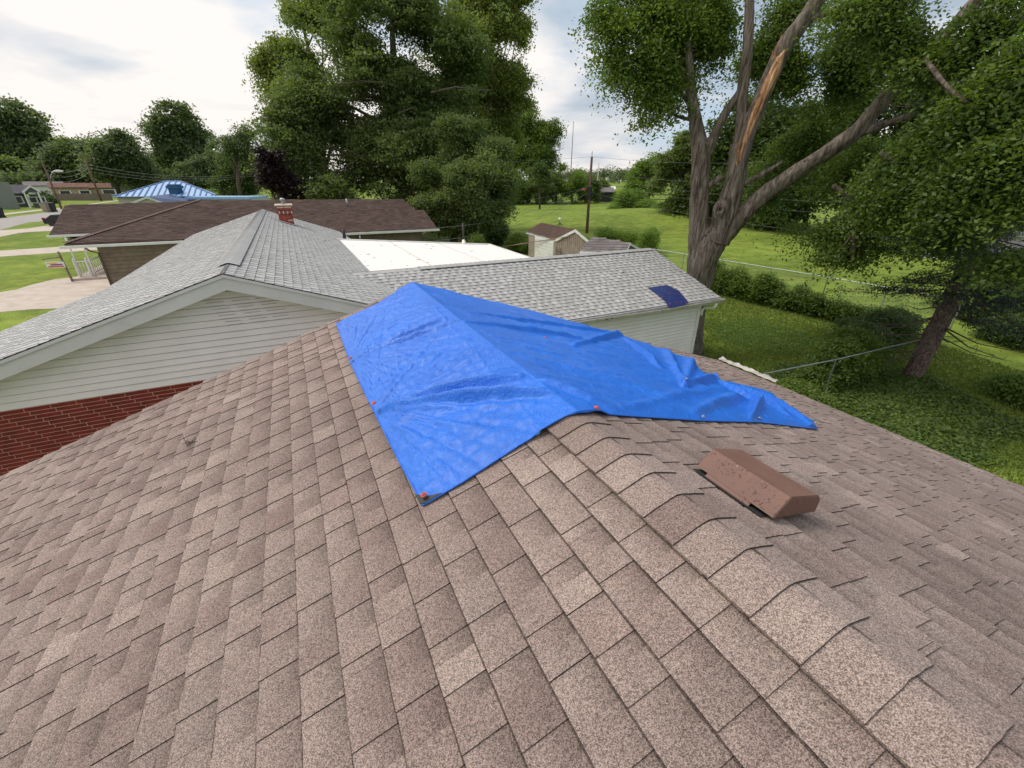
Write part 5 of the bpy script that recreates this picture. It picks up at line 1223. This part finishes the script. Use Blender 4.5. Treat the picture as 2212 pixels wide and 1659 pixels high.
# --- the broken silver maple
DM = 15.6
mt = thing('silver_maple', 'big multi-stemmed maple with a long torn orange scar beside the garage', 'tree', G(atd(1480, 765, DM)))
def stem(path, name='limb', mtt=m_bark, wob=.12, seg=14, D=DM):
    pts = [atd(p[0], p[1], D + (p[3] if len(p) > 3 else 0)) for p in path]; rr = [pxr(p[2], q) for p, q in zip(path, pts)]
    P2, R2 = [], []
    n = len(pts)
    for i in range(n - 1):                              # Catmull-Rom so stems bend smoothly
        p0, p1, p2, p3 = pts[max(0, i - 1)], pts[i], pts[i + 1], pts[min(n - 1, i + 2)]
        for k in range(12):
            t = k / 12; P2.append(.5 * ((2 * p1) + (p2 - p0) * t + (2 * p0 - 5 * p1 + 4 * p2 - p3) * t * t + (3 * p1 - p0 - 3 * p2 + p3) * t ** 3)); R2.append(rr[i] + (rr[i + 1] - rr[i]) * t)
    P2.append(pts[-1]); R2.append(rr[-1])
    b = MB(); b.tube(P2, R2, max(seg, 26) if R2[0] > .1 else 8, wob=wob)
    if R2[0] > .1:                                      # bark furrows as relief
        ns = max(seg, 26); arc = 0
        for i, c in enumerate(P2):
            if i: arc += (c - P2[i - 1]).length
            for k in range(ns):
                q = Vector(b.v[i * ns + k]); d = q - c; a = 2 * math.pi * k / ns; u_ = R2[i] * 22
                m_ = noise.noise(Vector((math.cos(a) * u_, math.sin(a) * u_, arc * 2.2))) + .5 * noise.noise(Vector((math.cos(a) * u_ * 2, math.sin(a) * u_ * 2, arc * 6)))
                b.v[i * ns + k] = tuple(q + d.normalized() * (.022 * m_))
    b.build(name, mtt, mt, True); return P2, R2
stem([(1462, 800, 54), (1476, 758, 40), (1490, 700, 27), (1498, 655, 25), (1508, 610, 27), (1517, 565, 30), (1530, 532, 34), (1538, 505, 24), (1540, 490, 14)], 'trunk', seg=40)
stem([(1520, 560, 28), (1512, 520, 23), (1510, 480, 20), (1510, 430, 19), (1512, 380, 18), (1514, 335, 18), (1507, 290, 15), (1499, 240, 12), (1492, 190, 10), (1488, 120, 8), (1482, 40, 6), (1478, -60, 4)])
stem([(1515, 350, 12), (1532, 318, 11), (1550, 278, 9), (1570, 240, 8), (1600, 190, 6), (1615, 120, 4)])
stem([(1545, 520, 30), (1562, 485, 25), (1570, 450, 25), (1584, 405, 21), (1594, 355, 19), (1602, 310, 21)])
stem([(1598, 330, 15), (1602, 270, 12), (1604, 200, 11), (1612, 130, 11), (1618, 60, 10), (1620, -10, 9), (1625, -100, 7)])
sp1, sr1 = stem([(1602, 325, 18), (1616, 280, 18), (1640, 225, 17), (1660, 175, 16.5), (1690, 110, 17), (1735, 45, 16), (1780, -20, 15), (1850, -110, 12)])
stem([(1548, 522, 24), (1580, 490, 19), (1610, 458, 17), (1650, 420, 16), (1700, 385, 15.5), (1760, 345, 15), (1810, 312, 16), (1845, 288, 16), (1880, 250, 14), (1920, 205, 15), (1965, 165, 13), (2000, 130, 13), (2050, 70, 12), (2100, 10, 11), (2180, -80, 9)])
stem([(1840, 292, 11), (1880, 278, 9), (1930, 262, 7), (1975, 245, 5)]); stem([(1600, 400, 6), (1640, 380, 5), (1690, 350, 3)], wob=.2)
stem([(1560, 380, 7), (1540, 395, 7), (1530, 402, 6)]); stem([(1740, 45, 8), (1780, 30, 7), (1830, 15, 5), (1900, 0, 3)])
for pth in ([(1800, 400, 5, -1), (1840, 440, 5, -1), (1846, 500, 5, -1), (1842, 545, 4, -1), (1838, 570, 2, -1)], [(1846, 500, 3, -1), (1820, 535, 2, -1), (1808, 548, 1, -1)], [(1842, 540, 2, -1), (1815, 565, 1.5, -1), (1800, 560, 1, -1)], [(1900, 330, 5, -2), (1980, 380, 4, -2), (2060, 420, 3, -2), (2150, 450, 2, -2)], [(2000, 130, 5, -2), (2060, 200, 4, -3), (2150, 260, 3, -3)], [(1499, 240, 5), (1460, 190, 4), (1400, 150, 3), (1340, 110, 2)], [(1493, 190, 5), (1450, 120, 4), (1380, 50, 3), (1290, 25, 1.5)], [(1500, 260, 4), (1460, 250, 3), (1420, 230, 2)]):
    stem(pth, 'branch', m_barkd, .2, 8)
# knot
Pk = atd(1556, 452, DM - .62); tod = (Vector((0, 0, H)) - Pk).normalized(); ux = tod.cross(ZV).normalized(); uz = ux.cross(tod)
b = MB(); rk = pxr(12, Pk)
def kf(u, v): a = u * 2 * math.pi; rr = .25 + v * .9; hh = .07 * math.sin(min(1, v * 1.15) * 3.1); return Pk + (ux * math.cos(a) + uz * math.sin(a) * 1.3) * rk * rr * 1.1 + tod * (hh - .06 * v)
b.grid(kf, 20, 8); b.face([kf(i / 16, 0) - tod * .06 for i in range(16)]); b.build('knot', m_bark, mt, True)
# torn wood
m_torn, t, pb = mat('torn_wood', .8, .2); p_ = pos(t); f = noise_n(t, p_, 14, 7, .65, .4, (0, 0, 0), (1, 1, .12)); g_ = noise_n(t, p_, 2.2, 5, .6, .3, (3, 1, 1), (1, 1, .3))
c_ = ramp(t, f, [(.34, (.10, .04, .018)), (.46, (.44, .22, .11)), (.62, (.70, .46, .28))]); c_ = mix(t, ramp(t, g_, [(.5, 0), (.68, .7)]), c_, (.30, .12, .05)); t.links.new(c_, pb.inputs['Base Color']); bump(t, pb, f, 1.0, .03)
Lp = [(1592, 345), (1596, 325), (1622, 243), (1647, 184), (1668, 137), (1676, 122), (1696, 106)]; Rp = [(1600, 350), (1612, 318), (1630, 273), (1662, 200), (1684, 158), (1692, 132), (1698, 108)]
b = MB(); rows = []
for k in range(61):
    tt = k / 60 * (len(Lp) - 1); j = min(len(Lp) - 2, int(tt)); u = tt - j
    xl, yl = [Lp[j][m] + (Lp[j + 1][m] - Lp[j][m]) * u for m in (0, 1)]; xr_, yr_ = [Rp[j][m] + (Rp[j + 1][m] - Rp[j][m]) * u for m in (0, 1)]
    jag = 2.2 * noise.noise(Vector((k * .9, 1, 1))); row = []
    for i in range(9):
        v = i / 8; x, y = xl + (xr_ - xl) * v + (jag if i in (0, 8) else 0), yl + (yr_ - yl) * v
        ax_ = min(sp1, key=lambda q: (q - atd(x, y, DM)).length); r_ = sr1[sp1.index(ax_)]
        D_ = DM - r_ * math.sqrt(max(.05, 1 - ((v - .5) * 1.7) ** 2)) * 1.08 - .035 - .02 * noise.noise(Vector((v * 6, k * .3, 2))) + (.06 * math.exp(-((v - .5 + .12 * math.sin(k * .2)) / .09) ** 2) if 14 < k < 46 else 0)
        row.append(b.pt(atd(x, y, D_)))
    rows.append(row)
for a, c in zip(rows, rows[1:]):
    for i in range(8): b.f.append([a[i], a[i + 1], c[i + 1], c[i]])
tw = b.build('torn_wood', m_torn, mt, True, label='bright orange freshly torn wood'); so = tw.modifiers.new('t', 'SOLIDIFY'); so.thickness = .06; so.offset = -1
b = MB()
for k in range(14):
    i = rnd.randrange(6); x, y = Lp[i]; P = atd(x + rnd.uniform(-2, 4), y + rnd.uniform(-14, 14), DM - .3); e = P + Vector((rnd.uniform(-.08, .02), -.02, rnd.uniform(.15, .4))); b.tube([P, e], [.014, .003], 4, False)
b.build('splinters', m_torn, mt, kind='stuff')
# crown in real clusters: left mass, upper middle, and the hanging right side that reaches towards us
lbm = [L_(*a) for a in ((1385, 20, 60, 15.6), (1430, 90, 62, 15.8), (1420, 150, 50, 15.4), (1415, 215, 34, 15.4), (1350, 70, 40, 15.3), (1312, 45, 24, 15), (1300, 25, 16, 15), (1325, 120, 24, 15.2), (1470, 40, 60, 16.2), (1495, 190, 36, 15.9), (1480, 150, 40, 16.2), (1345, 160, 24, 15), (1405, 255, 20, 15.3), (1530, 60, 50, 16.5), (1530, 150, 30, 16.3), (1470, 240, 22, 15.2), (1520, 0, 60, 16.5), (1440, -30, 60, 16), (1370, -40, 50, 16))]
lbr = [L_(*a) for a in ((1680, 60, 60, 18), (1760, 120, 60, 18), (1720, 200, 60, 18.5), (1800, 210, 60, 18), (1690, 290, 50, 19.5), (1780, 260, 50, 19.5), (1850, 140, 60, 19), (1860, 90, 60, 18.5), (1850, 30, 60, 17), (1940, 10, 60, 18), (1760, 30, 50, 18), (1660, 10, 40, 18), (1700, 420, 50, 18), (1760, 440, 60, 17), (1640, 340, 40, 19), (1650, 430, 34, 19), (1830, 400, 60, 17), (1880, 370, 60, 16.5), (1930, 400, 70, 14.5), (1990, 320, 60, 14), (2060, 330, 75, 13.5), (2130, 250, 60, 13), (2180, 350, 80, 12.5), (2080, 420, 55, 12.5), (1990, 400, 44, 13.5), (1850, 440, 32, 15.5), (1830, 540, 30, 15), (1800, 490, 30, 15.5),  (1970, 70, 40, 14.4), (1890, 20, 45, 14.8), (1840, 40, 34, 14.9), (2040, 130, 36, 14), (2210, 430, 50, 12), (2190, 560, 26, 12.5), (2100, 0, 50, 17), (2160, 60, 60, 14), (2210, 140, 60, 13),  (2040, 520, 22, 13), (2040, 250, 50, 14), (2230, 250, 50, 13))]
def ragged(lb, seed):
    rg0 = random.Random(seed); o = []
    for c, R in lb:
        o.append((c, tuple(r * .62 for r in R)))
        for i in range(9):
            d = Vector((rg0.gauss(0, 1), rg0.gauss(0, 1), rg0.gauss(-.1, 1))).normalized(); k = rg0.uniform(.28, .42); o.append((c + d * R[0] * rg0.uniform(.6, 1.12), tuple(r * k for r in R)))
    return o
lbm, lbr = ragged(lbm, 1), ragged(lbr, 2)
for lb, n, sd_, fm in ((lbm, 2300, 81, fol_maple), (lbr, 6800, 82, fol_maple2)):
    V, F, T, cs = leaf_cloud(lb, n, 40, .27, .097, sd_, gap=2 if sd_ == 82 else 1, gs=.7, aspect=.6, droop=.45, up=.6, yel=.08, shell=.5)
    me = np_mesh('foliage', V, F, T); me.materials.append(fm); place(bpy.data.objects.new('crown', me), mt); TOT[0] += len(F)
    b = MB(); rg = random.Random(sd_)
    for i in range(150):
        c = Vector(cs[rg.randrange(len(cs))]); l = min(lb, key=lambda q: (q[0] - c).length); b.tube([l[0] + Vector((0, 0, .3)), l[0].lerp(c, .5) + ZV * .1, c], [.035, .02, .006], 4, False)
    b.build('twigs', m_barkd, mt, True, kind='stuff')

# --- leaning spruce
DS = atz(1970, 815).xy.length
st = thing('leaning_spruce', 'leaning spruce with scaly trunk and bare lower branches at the right', 'tree', atz(1970, 815))
tk = [(1962, 832, 21), (1972, 808, 17), (2008, 740, 17), (2048, 660, 17), (2085, 585, 16), (2120, 510, 15), (2150, 430, 13), (2180, 330, 11), (2210, 200, 8), (2230, 80, 5)]
pts = [atd(x, y, DS) for x, y, r in tk]; rr = [pxr(r, p) for (x, y, r), p in zip(tk, pts)]
b = MB(); P2 = []; R2 = []
for i in range(len(pts) - 1):
    for k in range(4): P2.append(pts[i].lerp(pts[i + 1], k / 4)); R2.append(rr[i] + (rr[i + 1] - rr[i]) * k / 4)
b.tube(P2, R2, 16, wob=.14); b.build('trunk', m_spruceb, st, True)
rg = random.Random(91); lbn = []; bd = MB()
for i in range(120):
    k = rg.uniform(.2, .95); j = int(k * (len(P2) - 1)); p = P2[j]; a = rg.uniform(0, 2 * math.pi); Lb = rg.uniform(1.2, 3.2) * (1 if k > .3 else .7)
    d = Vector((math.cos(a), math.sin(a), 0)); e = p + d * Lb + ZV * rg.uniform(-.7, .1); m_ = p.lerp(e, .5) - ZV * .15
    bd.tube([p, m_, e], [.028, .016, .005], 4, False)
    for q in range(4): s0_ = p.lerp(e, rg.uniform(.3, 1)); bd.tube([s0_, s0_ + Vector((rg.uniform(-.4, .4), rg.uniform(-.4, .4), rg.uniform(-.35, .1)))], [.008, .002], 3, False)
    if k > .36:
        for q in range(3): lbn.append((p.lerp(e, .45 + .25 * q), (.34, .34, .10)))
bd.build('branches', m_twig, st, True)
V, F, T, cs = leaf_cloud(lbn, 3200, 16, .13, .10, 92, aspect=.22, flat=.4, droop=.5); me = np_mesh('needles', V, F, T); me.materials.append(fol_nee); place(bpy.data.objects.new('crown', me), st); TOT[0] += len(F)

# --- bushes, hedge, ground cover
bush('vine_hedge', 'low leafy vine-covered hedge along the chain-link fence', 'hedge', [(1526 + i * 10.5 + rg.uniform(-4, 4), 627 + i * 2.45 + rg.uniform(-3, 3), rg.uniform(10, 19), rg.uniform(1.2, 2.1)) for i in range(40)], 5600, 15, .105, fol_maple, seed=101, cr=.16, up=1.0, yel=.06)
for i, (lb, n, fm, lf, lab) in enumerate((
    ([(1075, 528, 26, 1.0), (1060, 520, 16, .9)], 1300, fol_dark, .11, 'dark rounded shrub on the lawn left of the tan shed'),
    ([(1118, 545, 22, .9), (1140, 548, 18, .9)], 1000, fol_maple, .11, 'shrub standing against the left side of the tan shed'),
    ([(1030, 555, 14, 1.6)], 500, fol_maple, .11, 'small upright shrub at the foot of the linden'),
    ([(1305, 530, 24, .8), (1335, 530, 22, .75), (1360, 532, 20, .8)], 1500, fol_brt, .10, 'brownish green shrubs behind the small grey shed'),
    ([(1395, 552, 20, 1.4), (1405, 545, 12, 2.2)], 900, fol_brt, .10, 'light green shrub right of the small grey shed'),
    ([(1245, 560, 14, 1.4), (1262, 556, 12, 1.8)], 600, fol_maple, .09, 'leafy shrub between the two sheds'))):
    bush('garden_shrub', lab, 'shrub', lb, n, 14, lf, fm, seed=110 + i, cr=.17, group='shrubs around the sheds')
for i, (lb, n, fm, lf, lab) in enumerate((
    ([(1790, 830, 40, 1.3), (1750, 840, 30, .9), (1825, 815, 34, 1.6), (1860, 800, 26, 1.5), (1800, 800, 24, 2.0)], 2900, fol_maple, .09, 'leafy bush growing over the short chain-link fence'),
    ([(1860, 760, 40, .8), (1900, 740, 40, .9), (1930, 725, 36, .8), (1840, 735, 32, .8)], 2300, fol_dark, .09, 'dark undergrowth left of the leaning spruce trunk'),
    ([(1720, 860, 30, .6), (1690, 850, 20, .5), (1760, 880, 30, .45)], 1100, fol_maple, .08, 'low bush beside the brown roof eave'),
    ([(2150, 735, 36, .7), (2200, 750, 45, .8), (2240, 720, 60, 1.0)], 1900, fol_dark, .10, 'dark shrub mass at the right edge behind the spruce'),
    ([(2090, 690, 34, .7), (2130, 670, 40, .8), (2190, 670, 50, .9)], 1900, fol_dark, .11, 'dark undergrowth right of the leaning spruce trunk'),
    ([(2190, 860, 40, .6), (2230, 880, 40, .6)], 900, fol_maple, .09, 'low leafy shrub at the lower right edge'))):
    bush('wild_bush', lab, 'bush', lb, n, 15, lf, fm, seed=130 + i, cr=.15, group='bushes around the leaning spruce')
for i, (x, y, r, hf, lab) in enumerate(((14, 441, 22, .55, 'clipped round hedge at the left edge in front of the grey house'), (100, 437, 14, .8, 'clipped dark bush right of the porch'), (108, 440, 13, .6, 'lower clipped bush beside the porch bush'))):
    bush('clipped_bush', lab, 'bush', [(x, y, r, hf), (x - r * .5, y, r * .7, hf), (x + r * .5, y, r * .7, hf)], 700, 10, .3, fol_dark, seed=150 + i, cr=.3, stems=False, group='clipped bushes across the street')
bush('flower_pot_plant', 'red-leaved bush under the far end of the brown roof', 'bush', [(165, 517, 8, .9)], 200, 10, .12, fol_pur, seed=160, stems=False)
def ground_leaves(name, poly, n, leaf, fol, seed, zmax=.12, thin=None):
    rs = np.random.RandomState(seed); xs = [p[0] for p in poly]; ys = [p[1] for p in poly]; P = []
    G_ = [atz(*p) for p in poly]; gx = [p.x for p in G_]; gy = [p.y for p in G_]; pl = [(p.x, p.y) for p in G_]
    while len(P) < n:
        x, y = rs.uniform(min(gx), max(gx)), rs.uniform(min(gy), max(gy))
        jx, jy = 1.6 * noise.noise(Vector((x * .6, y * .6, 3))), 1.6 * noise.noise(Vector((x * .6, y * .6, 8)))
        if inside(pl, x + jx + rs.normal() * .35, y + jy + rs.normal() * .35) and noise.noise(Vector((x * .5, y * .5, seed))) > -.35 + .3 * rs.rand() - .1: P.append((x, y, rs.rand() * zmax + .01))
    P = np.array(P); nrm = rs.normal(size=(n, 3)) * .5; nrm[:, 2] += 1.2; nrm /= np.linalg.norm(nrm, axis=1)[:, None]; a = rs.normal(size=(n, 3)); a -= nrm * (a * nrm).sum(1)[:, None]; a /= np.linalg.norm(a, axis=1)[:, None]; b_ = np.cross(nrm, a); L = leaf * rs.uniform(.6, 1.3, n)[:, None]
    V = np.stack([P - a * L * .5, P + b_ * L * .35, P + a * L * .5, P - b_ * L * .35], 1).reshape(-1, 3); F = np.arange(n * 4).reshape(n, 4); T = np.zeros((n, 3)); T[:, 0] = np.clip(rs.normal(.4, .25, n), 0, 1); T[:, 2] = (rs.rand(n) < .04)
    me = np_mesh(name, V, F, np.repeat(T, 4, 0)); me.materials.append(fol); o = place(bpy.data.objects.new(name, me)); o['kind'] = 'stuff'; TOT[0] += n; return o
ground_leaves('ivy_ground_cover', [(1640, 850), (1760, 800), (1900, 790), (2030, 830), (2100, 900), (2120, 960), (2060, 1010), (1900, 1000), (1780, 930)], 34000, .09, fol_maple, 171)['label'] = 'dark ivy ground cover around the spruce foot'
ground_leaves('clover_patch', [(1515, 690), (1640, 690), (1760, 730), (1700, 770), (1540, 730)], 9000, .07, fol_brt, 172, .06)['label'] = 'bright clover patches in the lawn'
# short grass tufts on the near lawn so it is not a flat sheet
rs = np.random.RandomState(5); n = 50000
reg = [atz(*p) for p in ((1500, 760), (1530, 630), (1900, 700), (2260, 820), (2260, 1080), (2000, 1010), (1640, 830))]
pl = [(p.x, p.y) for p in reg]; P = []
while len(P) < n:
    x, y = rs.uniform(min(p[0] for p in pl), max(p[0] for p in pl)), rs.uniform(min(p[1] for p in pl), max(p[1] for p in pl))
    if inside(pl, x, y): P.append((x, y, 0))
P = np.array(P); an = rs.rand(n) * 6.28; d = np.stack([np.cos(an), np.sin(an), np.zeros(n)], 1) * .02; tip = np.stack([rs.normal(0, .03, n), rs.normal(0, .03, n), rs.uniform(.04, .09, n)], 1)
V = np.stack([P - d, P + d, P + tip], 1).reshape(-1, 3); T = np.zeros((n, 3)); T[:, 0] = rs.rand(n)
me = np_mesh('grass_tufts', V, np.arange(n * 3).reshape(n, 3), np.repeat(T, 3, 0)); me.materials.append(foliage('grass_blade', (.11, .15, .03), (.22, .26, .06), .3)); o = place(bpy.data.objects.new('grass_tufts', me)); o['kind'] = 'stuff'; o['label'] = 'short grass of the near lawn'
# twigs fallen on the roofs
for i, (x, y, lab, P0, nn) in enumerate(((1345, 588, 'small twig lying on the grey wing roof', OWing, nW), (1140, 575, 'brown leaf litter at the wing ridge cap', OWing, nW), (700, 520, 'dead twig lying on the grey main roof', OW, (ZV + QV * TR_).normalized()), (412, 955, 'dry twig lying on the brown left slope', Or, ZL))):
    P = onp(x, y, P0 + nn * .02, nn); b = MB(); rg = random.Random(i)
    t = thing('fallen_twig', lab, 'twig', P)
    for k in range(5): b.tube([P, P + Vector((rg.uniform(-.12, .12), rg.uniform(-.12, .12), 0)) * .5 + nn * .01, P + Vector((rg.uniform(-.2, .2), rg.uniform(-.2, .2), 0)) * .5 + nn * .015], [.004, .003, .002], 4, False)
    b.build('stem', m_twig, t, True)
b = MB(); rg = random.Random(77)
for k in range(26):
    P = onp(rg.uniform(760, 1080), rg.uniform(527, 575), W(15, FQ0, fz(FQ0) + .008), (ZV + QV * .068).normalized()); a = rg.uniform(0, 3); d = Vector((math.cos(a), math.sin(a), 0)) * rg.uniform(.02, .16)
    b.tube([P, P + d * .5 + Vector((.01, .02, 0)), P + d], .007, 4)
tag(b.build('roof_litter', m_twig), 'scattered twigs and leaves on the flat white roof', None, None, 'stuff')
print('LEAVES', TOT[0], TRI[0], 'OBJECTS', len(bpy.data.objects))
